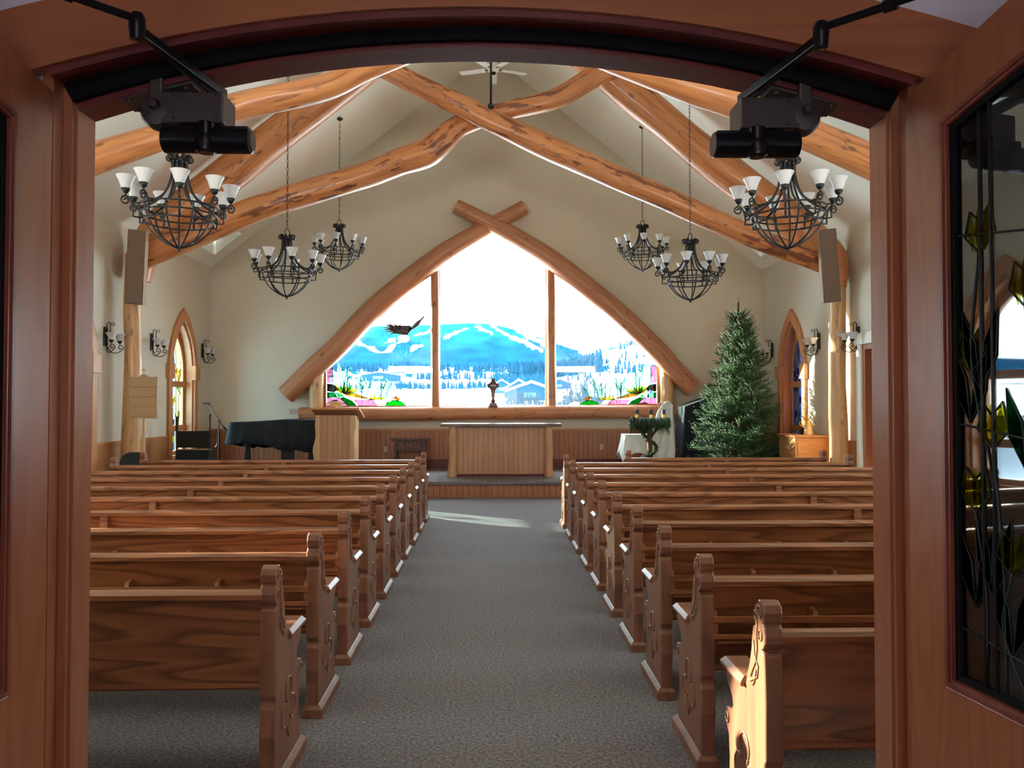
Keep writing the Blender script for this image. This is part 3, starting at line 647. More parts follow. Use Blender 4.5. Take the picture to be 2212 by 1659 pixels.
house(820, 520, 26, 12, 4.5, 2.0, 'long low barn with a snowy roof on the far meadow, under the glass eagle')
house(1209, 300, 9, 7, 2.4, 1.6, 'dark cabin on the slope just right of the right-hand mullion')
# ================================================================ LOGS
def log(name, label, pts, radii, m='log', seed=0.0, group=None, k=7, n=20, rn=0.10, cat='log beam', knots=0):
    P = cr(pts, k); R = crs(radii, k)
    b = MB().tube(P, R, n, lp=True, rn=rn, seed=seed)
    if seed:
        for i in b.lp: a = b.lp[i]; b.lp[i] = (a[0] + seed * 3.1, a[1] + seed, a[2])
    o = b.build(name, m, smooth='auto'); tag(o, label, cat, group); return o
log('truss_log', 'crooked far truss log with a knotted bump, rising from the left post',
    [(-5.55, 12.15, 3.80), (-5.27, 12.12, 3.94), (-4.18, 12.1, 4.41), (-3.61, 12.1, 4.65), (-2.62, 12.1, 4.97), (-1.95, 12.1, 5.18), (-1.47, 12.1, 5.37), (-1.05, 12.1, 5.52), (-.80, 12.1, 5.72), (-.46, 12.1, 5.99), (.27, 12.1, 6.22), (.99, 12.1, 6.40), (1.65, 12.1, 6.78), (2.15, 12.1, 7.08)],
    [.19, .19, .20, .20, .19, .19, .20, .22, .21, .17, .145, .16, .17, .17], seed=1.3)
log('truss_log', 'long straight far truss log running over its mate down to the right post',
    [(-2.2, 11.72, 6.93), (-1.56, 11.72, 6.66), (-1.14, 11.72, 6.44), (-.44, 11.72, 6.13), (.0, 11.72, 5.90), (1.31, 11.72, 5.30), (2.37, 11.72, 4.85), (3.78, 11.75, 4.25), (4.92, 11.85, 3.85), (5.38, 11.95, 3.70)],
    [.15, .155, .16, .165, .17, .18, .175, .165, .15, .14], seed=4.1)
log('truss_log', 'near truss log crossing the upper left of the doorway view, with a long drying crack',
    [(-5.5, 8.75, 3.78), (-4.50, 8.7, 4.31), (-3.68, 8.7, 4.60), (-2.89, 8.7, 4.93), (-1.89, 8.7, 5.17), (-1.37, 8.7, 5.42), (-.5, 8.7, 5.80), (.3, 8.7, 6.12), (1.2, 8.7, 6.5), (2.1, 8.7, 7.05)],
    [.17, .17, .15, .15, .145, .14, .14, .15, .15, .15], 'log_clean', seed=2.2)
log('truss_log', 'near truss log crossing the upper right of the doorway view',
    [(-2.0, 8.35, 6.95), (-.6, 8.35, 6.2), (.3, 8.35, 5.82), (1.346, 8.38, 5.36), (2.0, 8.4, 5.15), (2.6, 8.45, 5.00), (3.1, 8.55, 4.83), (3.67, 8.65, 4.63), (4.36, 8.7, 4.36), (5.35, 8.75, 3.85)],
    [.15, .15, .15, .14, .165, .19, .19, .175, .185, .17], 'log_clean', seed=6.4)
log('rafter_log', 'thick rafter log under the ceiling slope, bending into the left wall post',
    [(-5.56, 12.35, 3.55), (-5.50, 12.35, 3.95), (-5.20, 12.35, 4.38), (-4.755, 12.35, 4.78), (-4.01, 12.35, 5.38), (-3.34, 12.35, 5.93), (-2.2, 12.35, 6.83), (-.9, 12.35, 7.86), (-.1, 12.35, 8.3)],
    [.17, .24, .28, .28, .28, .27, .25, .23, .2], 'log_clean', seed=8.2)
log('rafter_log', 'thick rafter log under the ceiling slope, bending into the right wall post',
    [(5.45, 12.15, 3.45), (5.42, 12.2, 3.90), (5.15, 12.3, 4.25), (4.65, 12.35, 4.67), (3.63, 12.35, 5.45), (2.82, 12.35, 6.10), (1.9, 12.35, 6.85), (.8, 12.35, 7.72), (.0, 12.35, 8.3)],
    [.16, .23, .27, .28, .28, .27, .25, .23, .2], 'log_clean', seed=9.7)
def post(x, y, m, label, seed, zt):
    t = thing('log_post', label, 'log post', (x, y, 0), group=None)
    b = MB().tube([(x + .010 * math.sin(i * .8 + seed), y, zt * i / 14) for i in range(15)], [.148 - .002 * i + .004 * math.sin(i * 1.7 + seed) for i in range(15)], 20, lp=True, rn=.08, seed=seed)
    o = b.build('trunk', m, t, smooth='auto'); o.location = (-x, -y, 0)
    sx = 1 if x < 0 else -1
    MB().box(-.055, .055, -.165, -.145, 2.66, 2.76).build('plaque', 'cream' if x > 0 else 'tan2', t, bevel=.003).location = (sx * .03, 0, 0)
    return t
post(-5.55, 12.14, 'log_pale', 'peeled log post against the left wall, behind the tan hymn board', 2.0, 3.9)
post(5.475, 12.18, 'log_pale', 'peeled log post against the right wall, streaked with sunlight', 5.0, 3.8)
# window arch
log('arch_log', 'curved log over the left half of the big window, top end crossing right',
    [(-4.20, 15.98, 1.775), (-3.70, 15.98, 2.27), (-3.13, 15.98, 2.80), (-2.36, 15.98, 3.60), (-1.22, 15.98, 4.53), (-.45, 15.98, 5.04), (.05, 15.98, 5.32), (.67, 15.98, 5.665)], [.205, .21, .22, .225, .21, .19, .165, .15], 'log_arch', 3.0, rn=.05)
log('arch_log', 'curved log over the right half of the big window, top end crossing left',
    [(4.15, 15.94, 1.90), (3.70, 15.94, 2.36), (3.37, 15.94, 2.73), (2.41, 15.94, 3.63), (1.26, 15.94, 4.54), (.45, 15.94, 5.05), (-.02, 15.92, 5.29), (-.745, 15.90, 5.65)], [.20, .205, .21, .215, .20, .18, .165, .15], 'log_arch', 6.0, rn=.05)
log('sill_log', 'long level log under the big window, forming its sill', [(-3.92, 15.98, 1.40), (-2, 15.98, 1.395), (0, 15.98, 1.415), (2, 15.98, 1.43), (4.2, 15.98, 1.43)], [.135, .14, .145, .14, .13], 'log_arch', 8.0, rn=.06, n=18)
log('window_post', 'short pale log post at the left end of the window sill', [(-3.60, 16.02, 1.50), (-3.60, 16.02, 1.9), (-3.58, 16.02, 2.3), (-3.56, 16.02, 2.46)], [.145, .15, .14, .12], 'log_pale', 1.0)
log('window_post', 'short pale log post at the right end of the window sill', [(3.62, 16.02, 1.50), (3.62, 16.02, 1.9), (3.60, 16.02, 2.3), (3.58, 16.02, 2.46)], [.135, .14, .13, .12], 'log_pale', 12.0)
log('mullion_log', 'slender upright log between the left and centre panes', [(-1.165, 16.05, 1.50), (-1.17, 16.05, 2.5), (-1.18, 16.05, 3.6), (-1.18, 16.05, 4.42)], [.105, .09, .095, .085], 'log_arch', 14.0, n=16)
log('mullion_log', 'slender upright log between the centre and right panes', [(1.235, 16.05, 1.50), (1.225, 16.05, 2.5), (1.22, 16.05, 3.6), (1.21, 16.05, 4.42)], [.105, .095, .10, .085], 'log_arch', 17.0, n=16)

# ================================================================ CHANDELIERS
def spiral(c, r0, turns, a0, n=14, plane=None, k=0.75):     # flat scroll in a (radial, z) plane
    return [(c[0] + r0 * (1 - k * i / n) * math.cos(a0 + turns * 2 * PI * i / n), c[1] + r0 * (1 - k * i / n) * math.sin(a0 + turns * 2 * PI * i / n)) for i in range(n + 1)]
def radial(pts, a): return [(p[0] * math.cos(a), p[0] * math.sin(a), p[1]) for p in pts]
def make_chandelier():
    t = thing('chandelier', 'x', 'chandelier')
    bk = MB()
    for i in range(9):
        a = 2 * PI * i / 9
        bk.tube(radial(cr([(.012, .035), (.10, .07), (.20, .14), (.275, .235), (.315, .34), (.325, .40)], 4), a), .0085, 6)
    for z, r in ((.395, .33), (.33, .318), (.262, .295)):
        bk.tube([(r * math.cos(2 * PI * i / 48), r * math.sin(2 * PI * i / 48), z) for i in range(49)], .008, 6, cap=False)
    bk.build('basket', 'iron', t, smooth=True)
    fn = MB().lathe([(.0, 0), (.014, .008), (.016, .02), (.008, .03), (.03, .045), (.0, .06)], n=12).build('finial', 'iron', t, smooth=True)
    st = MB()
    for i in range(9):
        a = 2 * PI * i / 9
        st.tube(radial(cr([(.325, .385), (.24, .42), (.15, .49), (.095, .585), (.068, .69), (.060, .79)], 5), a), .0105, 6)
    st.tube([(0, 0, .66), (0, 0, .82)], .045, 12)
    st.build('stem', 'iron', t, smooth=True)
    cw = MB()
    for i in range(9):
        a = 2 * PI * i / 9
        cw.tube(radial([(.058, .78), (.060, .82)] + spiral((.085, .835), .036, -1.2, PI * .85), a), .0095, 6)
    cw.build('crown_scrolls', 'iron', t, smooth=True)
    MB().tube([(.035 * math.cos(2 * PI * i / 16), 0, .90 + .05 * math.sin(2 * PI * i / 16)) for i in range(17)], .007, 6, cap=False).tube([(0, 0, .8), (0, 0, .86)], .008, 6).build('loop', 'iron', t, smooth=True)
    for i in range(9):
        a = 2 * PI * (i + .5) / 9
        am = MB().tube(radial([(.32, .395), (.375, .395), (.375, .27), (.30, .27)], a), .0095, 6)
        am.tube(radial([(.375, .33)] + cr([(.385, .38), (.405, .425), (.435, .445)], 4) + spiral((.435, .405), .04, -1.25, PI / 2, 16), a), .0085, 6)
        am.tube(radial([(.435, .44), (.435, .475)], a), .008, 6)
        arm = am.build('arm', 'iron', t, smooth=True)
        cx, cy = .435 * math.cos(a), .435 * math.sin(a)
        MB().lathe([(.006, .462), (.022, .47), (.034, .49), (.037, .508), (.028, .508)], (cx, cy, 0), 14).build('cup', 'iron', arm, smooth=True)
        MB().lathe([(.024, .500), (.036, .515), (.048, .545), (.060, .580), (.080, .618), (.077, .620), (.056, .582), (.044, .547), (.032, .517), (.0, .505)], (cx, cy, 0), 20).build('lamp_shade', 'shade', arm, smooth='auto')
    return t
ch0 = make_chandelier()
CH = [((-2.80, 7.0), 2.985, .56, 'nearest wrought-iron chandelier on the left, its crown just under the left door closer'),
      ((2.70, 7.0), 3.01, .45, 'nearest wrought-iron chandelier on the right, its crown just under the right door closer'),
      ((-2.76, 10.5), 3.02, .57, 'middle chandelier of the left row, hung in front of the plain window wall'),
      ((2.70, 10.5), 2.99, .52, 'middle chandelier of the right row, hung above the Christmas tree side'),
      ((-2.78, 14.15), 4.00, .24, 'smallest-looking chandelier of the left row, hung highest near the window wall'),
      ((2.76, 14.15), 4.02, .05, 'smallest-looking chandelier of the right row, hung highest near the window wall')]
def chain_mesh(L):
    b = MB(); n = int(L / .055)
    for i in range(n):
        z = i * L / n; h = L / n * .62; pl = i % 2
        pts = [((.012 * math.cos(2 * PI * q / 8)) * (1 - pl), (.012 * math.cos(2 * PI * q / 8)) * pl, z + L / n / 2 + h * math.sin(2 * PI * q / 8)) for q in range(9)]
        b.tube(pts, .0035, 4, cap=False)
    return b
for i, ((x, y), zb, rz, lab) in enumerate(CH):
    t = ch0 if i == 0 else dup(ch0)
    t.location = (x, y, zb); t.rotation_euler = (0, 0, rz); tag(t, lab, group='wrought-iron chandeliers over the pews')
for i, ((x, y), zb, rz, lab) in enumerate(CH):
    t = [o for o in bpy.data.objects if o.get('label') == lab][0]; top = roof(x) - .02; L = top - (zb + .95)
    c = chain_mesh(L).build('chain', 'iron', t, fix=False); c.location = (0, 0, .95)
    s = 1 if x > 0 else -1; q = MB().lathe([(.0, -.01), (.045, 0), (.06, .02), (.06, .03)], n=16).build('ceiling_canopy', 'iron', t, smooth=True); q.location = (0, 0, top - zb - .03)
    q.rotation_euler = (0, math.atan(.79) * s, -rz) if False else (0, 0, 0)

# ================================================================ WALL SCONCES (arms along +Y, wall at -X side)
def make_sconce():
    t = thing('wall_sconce', 'x', 'wall lamp')
    MB().box(0, .018, -.055, .055, -.16, .13).build('back_plate', 'iron', t, bevel=.004)
    b = MB(); b.tube([(.03, 0, -.20), (.03, 0, .17)] + [(.055, 0, .205), (.08, 0, .17), (.08, 0, -.02)], .008, 6)
    b.tube([(.08, 0, .15)] + [(.12 + p[0], 0, .165 + p[1]) for p in spiral((0, 0), .035, -1.1, PI, 12)], .005, 5)
    b.build('scroll_bracket', 'iron', t, smooth=True)
    for s in (-1, 1):
        pts = cr([(.03, 0, -.16), (.06, .05 * s, -.24), (.12, .10 * s, -.26), (.19, .13 * s, -.22)], 5) + [(.17 + p[0], .13 * s, -.175 + p[1]) for p in spiral((0, 0), .045, 1.1, -PI * .2, 14)]
        arm = MB().tube(pts, .007, 6).tube([(.16, .13 * s, -.13), (.16, .13 * s, -.10)], .008, 6).build('arm', 'iron', t, smooth=True)
        MB().lathe([(.006, -.115), (.02, -.105), (.033, -.085), (.036, -.072), (.026, -.072)], (.16, .13 * s, 0), 14).build('cup', 'iron', arm, smooth=True)
        MB().lathe([(.024, -.08), (.036, -.065), (.050, -.03), (.065, .0), (.088, .03), (.084, .032), (.060, .0), (.046, -.03), (.03, -.065), (0, -.07)], (.16, .13 * s, 0), 20).build('lamp_shade', 'shade', arm, smooth='auto')
    return t
sc0 = make_sconce()
for i, (x, y, z, lab) in enumerate([(-5.82, 11.83, 2.64, 'twin-shade iron wall lamp in front of the left log post'), (-5.82, 13.42, 2.68, 'twin-shade iron wall lamp between the left post and the left lancet window'),
        (-5.82, 15.75, 2.68, 'twin-shade iron wall lamp in the far corner, beyond the left lancet window'), (5.68, 11.90, 2.68, 'twin-shade iron wall lamp in front of the sunlit right post'),
        (5.68, 13.35, 2.71, 'twin-shade iron wall lamp half in a sun patch, beside the right lancet window'), (5.68, 15.60, 2.70, 'twin-shade iron wall lamp in the far corner, behind the Christmas tree top')]):
    t = sc0 if i == 0 else dup(sc0)
    t.location = (x, y, z); t.rotation_euler = (0, 0, 0 if x < 0 else PI); tag(t, lab, group='iron wall lamps on the side walls')

# ================================================================ SPEAKERS on the posts
def speaker(pos, tilt, yaw, lab):
    t = thing('column_speaker', lab, 'loudspeaker', pos)
    t.rotation_euler = (math.radians(7), tilt, yaw)
    MB().box(-.125, .125, 0, .20, -.545, .545).build('cabinet', 'tan2', t, bevel=.01)
    MB().box(-.119, .119, -.006, .0, -.539, .539).build('shadow_gap', 'panel_k', t)
    MB().box(-.112, .112, -.014, -.004, -.532, .532).build('grille', 'speaker', t, bevel=.004)
    MB().bar((0, .19, .2), (0, .27, .2), .05, .05).bar((0, .19, -.25), (0, .27, -.25), .05, .05).build('bracket', 'iron', t)
speaker((-5.24, 11.52, 3.62), math.radians(3.5), math.radians(12), 'tall brown column loudspeaker tilted down from the left log post')
speaker((5.03, 11.42, 3.67), math.radians(-4.5), math.radians(-14), 'tall grey-brown column loudspeaker tilted down from the right log post')

# ================================================================ PEWS
END = [(0, .05), (0, .18), (-.010, .25), (0, .36), (.014, .385), (.010, .40), (-.003, .415), (-.003, .5), (-.006, .6), (0, .70), (.006, .775), (.032, .785), (.014, .797), (.0, .815), (-.004, .84), (.004, .866), (.018, .878), (.006, .89), (.002, .92), (.014, .945), (.040, .957), (.068, .952), (.084, .935), (.102, .926), (.116, .90), (.108, .872), (.098, .858), (.124, .845), (.134, .81), (.142, .76), (.165, .70), (.192, .65), (.205, .618), (.44, .600), (.452, .57), (.425, .535), (.375, .505), (.362, .47), (.385, .447), (.41, .462), (.425, .445), (.405, .425), (.43, .44), (.457, .43), (.465, .395), (.448, .362), (.418, .335), (.408, .25), (.418, .15), (.445, .05)]
END = [p for i, p in enumerate(END) if i not in (39, 40, 41)]
def end_panel(side):       # aisle/wall end; local x thickness 0..-0.07*side, ornament on face x=0 outward
    t_ = .066
    b = MB().slab(END, [], lambda u, v, d: (-side * d, u, v), t_)
    return b
def carving(side):
    out = []; x = side * .001
    T = lambda pts, r: out[-1][1].tube([(x, p[0], p[1]) for p in pts], r, 6)
    def circ(cy, cz, r, a0, a1, n=14): return [(cy + r * math.cos(a0 + (a1 - a0) * i / n), cz + r * math.sin(a0 + (a1 - a0) * i / n)) for i in range(n + 1)]
    out.append(('trefoil_carving', MB()))
    T(circ(.215, .375, .05, -.6, PI + .6), .0045); T(circ(.150, .275, .05, PI * .35, PI * 1.85), .0045); T(circ(.280, .275, .05, PI * .65, -PI * .85), .0045)
    T([(.175, .232), (.195, .20), (.215, .165), (.235, .20), (.255, .232)], .0045)
    T([(.173, .345), (.185, .325)], .006); T([(.257, .345), (.245, .325)], .006)
    out.append(('rosette', MB())); T(circ(.425, .40, .018, 0, 2 * PI, 10), .005)
    out.append(('scroll_carving', MB()))
    T(circ(.045, .915, .020, .3, 2 * PI), .004); T(circ(.085, .895, .014, PI, 3 * PI, 10), .004); T(circ(.04, .835, .018, -1, 4.4), .004)
    T([(.07, .88), (.075, .83), (.07, .78), (.085, .73), (.12, .69), (.14, .66)], .004); T([(.11, .80), (.10, .75), (.06, .72), (.07, .68), (.11, .66), (.15, .64)], .004); T([(.085, .70), (.10, .655), (.12, .635)], .004)
    return out
def make_pew(L, side, short=False):     # side=+1: aisle end at local x=0 faces +x (left block); pew extends to -x
    t = thing('pew', 'x', 'pew'); s = side; X = lambda a: -s * a
    def bx(b, a0, a1, y0, y1, z0, z1): b.box(min(X(a0), X(a1)), max(X(a0), X(a1)), y0, y1, z0, z1); return b
    for which, off, sd_ in (('aisle', 0.0, s), ('outer', L, -s)):
        e = end_panel(sd_).build('pew_end', 'pew_end', t, bevel=.011, seg=3); e.location = (X(off), 0, 0)
        bs = MB(); x0, x1 = sorted((sd_ * .022, -sd_ * (.066 + .012)))
        bs.add([(x0, -.012, 0), (x1, -.012, 0), (x1, .475, 0), (x0, .475, 0), (x0, -.012, .045), (x1, -.012, .045), (x1, .475, .045), (x0, .475, .045),
                (sd_ * .0, .004, .068), (-sd_ * .066, .004, .068), (-sd_ * .066, .455, .068), (sd_ * .0, .455, .068)] if sd_ > 0 or True else [],
               [(0, 1, 2, 3), (0, 1, 5, 4), (1, 2, 6, 5), (2, 3, 7, 6), (3, 0, 4, 7)])
        # chamfered cap, matched corner order
        n0 = len(bs.v) - 12
        inner = [(sd_ * .0, .004), (-sd_ * .066, .004), (-sd_ * .066, .455), (sd_ * .0, .455)]
        outer = [(sd_ * .022, -.012), (-sd_ * .078, -.012), (-sd_ * .078, .475), (sd_ * .022, .475)]
        bs = MB(); bs.add([(p[0], p[1], 0) for p in outer] + [(p[0], p[1], .045) for p in outer] + [(p[0], p[1], .070) for p in inner],
                          [(0, 1, 2, 3), (0, 1, 5, 4), (1, 2, 6, 5), (2, 3, 7, 6), (3, 0, 4, 7), (4, 5, 9, 8), (5, 6, 10, 9), (6, 7, 11, 10), (7, 4, 8, 11), (8, 9, 10, 11)])
        bs.build('base_shoe', 'pew_end', e, bevel=.003)
        ar = MB(); outer = [(sd_ * .020, .205), (-sd_ * .10, .205), (-sd_ * .10, .465), (sd_ * .020, .465)]; inner = [(sd_ * .002, .215), (-sd_ * .085, .215), (-sd_ * .085, .445), (sd_ * .002, .445)]
        ar.add([(p[0] * .85, p[1], .598) for p in outer] + [(p[0], p[1], .612) for p in outer] + [(p[0], p[1], .634) for p in inner],
               [(0, 1, 2, 3), (0, 1, 5, 4), (1, 2, 6, 5), (2, 3, 7, 6), (3, 0, 4, 7), (4, 5, 9, 8), (5, 6, 10, 9), (6, 7, 11, 10), (7, 4, 8, 11), (8, 9, 10, 11)])
        ar.build('armrest', 'pew_end', e, bevel=.003)
        if which == 'aisle':
            for nm, cb in carving(sd_): cb.build(nm, 'pew_end', e, smooth=True)
    # back: sloped board, rail cap, lower boards, seat
    a0, a1 = .055, L - .055
    b = MB()
    def board(y0a, y1a, za, y0b, y1b, zb):     # between heights za..zb with thickness in y at both
        x0, x1 = sorted((X(a0), X(a1))); b.add([(x0, y0a, za), (x1, y0a, za), (x1, y1a, za), (x0, y1a, za), (x0, y0b, zb), (x1, y0b, zb), (x1, y1b, zb), (x0, y1b, zb)],
              [(0, 3, 2, 1), (4, 5, 6, 7), (0, 1, 5, 4), (1, 2, 6, 5), (2, 3, 7, 6), (3, 0, 4, 7)])
    board(.110, .130, .405, .040, .060, .825); b.build('back_panel', 'pew', t, bevel=.003)
    r = MB(); x0, x1 = sorted((X(a0), X(a1))); pr = [(.016, .812), (.016, .835), (.028, .850), (.052, .853), (.078, .848), (.086, .832), (.078, .815)]
    r.slab(pr, [], lambda u, v, d: (x0 + d, u, v), x1 - x0); r.build('top_rail', 'pew', t, bevel=.003)
    bx(MB(), a0, a1, .100, .44, .415, .437).build('seat', 'pew', t, bevel=.004)
    bx(MB(), a0, a1, .40, .418, .33, .415).build('seat_apron', 'pew', t, bevel=.003)
    m = a0 + (a1 - a0) * .5
    def stile(parent):
        q = MB(); xa, xb = sorted((X(m - .028), X(m + .028))); q.slab([(.088, .41), (.0, .56), (.0, .60), (.018, .812), (.05, .812), (.115, .41)], [], lambda u, w_, d: (xa + d, u, w_), xb - xa); q.build('centre_stile', 'pew', parent, bevel=.003)
    if not short: stile(t)
    if not short:
        k = MB(); yb = lambda z: .110 - (z - .405) * (.07 / .42)
        for z0, z1 in ((.655, .685), (.585, .605)): bx(k, a0, a1, -.012 + .0, .004, z0, z1)
        bx(k, a0, a1, .0, .075, .560, .572)
        bk = k.build('book_rack', 'pew', t, bevel=.002)
        n = 8
        for i in range(n + 1):
            a = a0 + .012 + (a1 - a0 - .024) * i / n; v = MB()
            v.slab([(.0, .56), (-.006, .66), (.010, .705), (.058, .712), (.080, .56)], [], lambda u, w_, d: (X(a - .011) - s * d if False else min(X(a - .011), X(a + .011)) + d, u, w_), .022)
            v.build('rack_bracket', 'pew', bk)
    return t
XLn, XRn = -.905, .935
ordn = ['rearmost', 'second', 'third', 'fourth', 'fifth', 'sixth', 'seventh', 'eighth', 'ninth', 'tenth']
LP0 = make_pew(3.85, 1); LP_norack = make_pew(3.85, 1, short=True)
RP0 = make_pew(3.80, -1); RP_norack = make_pew(3.80, -1, short=True)
first = {id(LP0): True, id(LP_norack): True, id(RP0): True, id(RP_norack): True}
def put(proto, x, y, lab):
    t = proto if first.pop(id(proto), False) else dup(proto)
    t.location = (x, y, 0); tag(t, lab, 'pew', 'carved oak pews facing the altar'); return t
for k in range(10):
    put(LP_norack if k == 0 else LP0, XLn, 3.30 + .815 * k, ('carved oak pew of the left block, %s row' % ordn[k] + (', nearest the doorway' if k == 0 else ', counted from the doorway')) if k < 9 else 'front-row carved oak pew of the left block, nearest the platform')
for k in range(10):
    put(RP_norack if k == 0 else RP0, XRn, 2.665 + .825 * k, ('carved oak pew of the right block, %s row' % ordn[k] + (', nearest the doorway with a sunlit end' if k == 0 else ', counted from the doorway')) if k < 9 else 'front full-length carved oak pew of the right block, tenth from the doorway')
sp = make_pew(2.85, -1); sp.location = (1.90, 10.93, 0); tag(sp, 'short carved oak pew set ahead of the right block, in front of the Christmas tree', 'pew', 'carved oak pews facing the altar')

# ================================================================ DOORS + CLOSERS
def door_leaf(idx, hx, sgn, ang, label):
    # local frame: hinge at origin, leaf along +u, thickness 0..T outward (away from opening)
    d = struct(bpy.data.objects.new('door_%d' % idx, None)); COL.objects.link(d)
    d.location = (hx, 1.862, 0); th = math.radians(ang)
    d.rotation_euler = (0, 0, -PI / 2 + sgn * th)
    T = .045; Wd = 1.0; s = sgn   # local +x runs toward camera; local y = side
    zt = lambda u: 2.545 - (2.545 - 2.385) * (1 - u / Wd) ** 2
    f = lambda u, v, q: (u, -s * 0 + (q if s > 0 else -q), v)
    n = 14; top = [(Wd * i / n, zt(Wd * i / n)) for i in range(n, -1, -1)]
    outer = [(0, .01), (Wd, .01)] + top
    g0, g1 = .125, Wd - .125; gt = [(g0 + (g1 - g0) * i / n, zt(g0 + (g1 - g0) * i / n) - .135) for i in range(n, -1, -1)]
    hole_ = [(g0, 1.01), (g1, 1.01)] + gt
    MB().slab(outer, [hole_], f, T).build('leaf_frame', 'door_wood', d, bevel=.004)
    gi = inset(hole_, .022); mm = MB().ring(hole_, gi, f, -.006, .012); mm.ring(inset(hole_, .008), inset(hole_, .014), f, -.011, 0); mm.build('glazing_bead', 'bead_wood', d)
    MB().ring(gi, inset(hole_, .034), f, .004, .02).build('glass_seal', 'rubber', d)
    MB().slab(inset(hole_, .03), [], f, .006).build('pane', 'door_glass', d).location = (0, s * .014, 0)
    # leaded tulips
    rnd = random.Random(idx); ld = MB(); yl = MB(); gn = MB()
    F = lambda u, v: f(u, v, .012)
    for u in (g0 + .10, g0 + .13): ld.tube([F(u, 1.04), F(u, zt(u) - .17)], .0035, 6)
    for z in (1.15, 1.60, 2.02): ld.tube([F(g0 + .03, z), F(g0 + .25, z - .03), F(g1 - .03, z)], .0025, 5)
    for (u0, z0, zt_) in ((.20, 1.10, 1.42), (.25, 1.05, 1.56), (.30, 1.06, 1.30), (.22, 1.5, 1.98), (.19, 1.58, 1.72), (.34, 1.3, 1.85), (.5, 1.1, 1.7), (.62, 1.2, 1.95), (.75, 1.1, 1.5)):
        bend = rnd.uniform(-.03, .03); ld.tube(cr([F(u0 + .03, z0), F(u0 + bend, (z0 + zt_) / 2), F(u0, zt_)], 6), .0024, 6)
        for q in (-1, 0, 1):
            yl.slab([(u0 + q * .014, zt_ - .005), (u0 + q * .03 + .010, zt_ + .035), (u0 + q * .024, zt_ + .085), (u0 + q * .018 - .012, zt_ + .04)], [], lambda a, b_, c: f(a, b_, .010 + .001 * q + c), .003)
        ld.tube([F(u0 - .04, zt_ + .03), F(u0 - .025, zt_ + .085), F(u0, zt_ + .06), F(u0 + .03, zt_ + .09), F(u0 + .045, zt_ + .03), F(u0, zt_ - .01), F(u0 - .04, zt_ + .03)], .0018, 5)
        for q in (-1, 1):
            zc = z0 + (zt_ - z0) * .45; lf = [(u0, zc - .04), (u0 + q * .045, zc + .03), (u0 + q * .05, zc + .13), (u0 + q * .012, zc + .06)]
            gn.slab(lf if q > 0 else lf[::-1], [], lambda a, b_, c: f(a, b_, .011 + c), .003); ld.tube([F(*p) for p in lf + lf[:1]], .0016, 5)
    ld.build('lead_line', 'lead', d, smooth=True); yl.build('tulip_glass', 'tulip', d); gn.build('leaf_glass', 'tulip_leaf', d)
    return d
M['tulip'] = colglass('tulip_yellow', (0.80, 0.78, 0.10), k_=.75); M['tulip_leaf'] = colglass('tulip_leaf_green', (0.16, 0.36, 0.22), k_=.8); M['bead_wood'] = wood('bead_fir', (0.25, 0.06, 0.03), (0.14, 0.03, 0.02), 'Z', 0.3, 0.5)
door_leaf(1, AX - 1.030, -1, 6, ''); door_leaf(2, AX + 1.020, 1, 8, '')
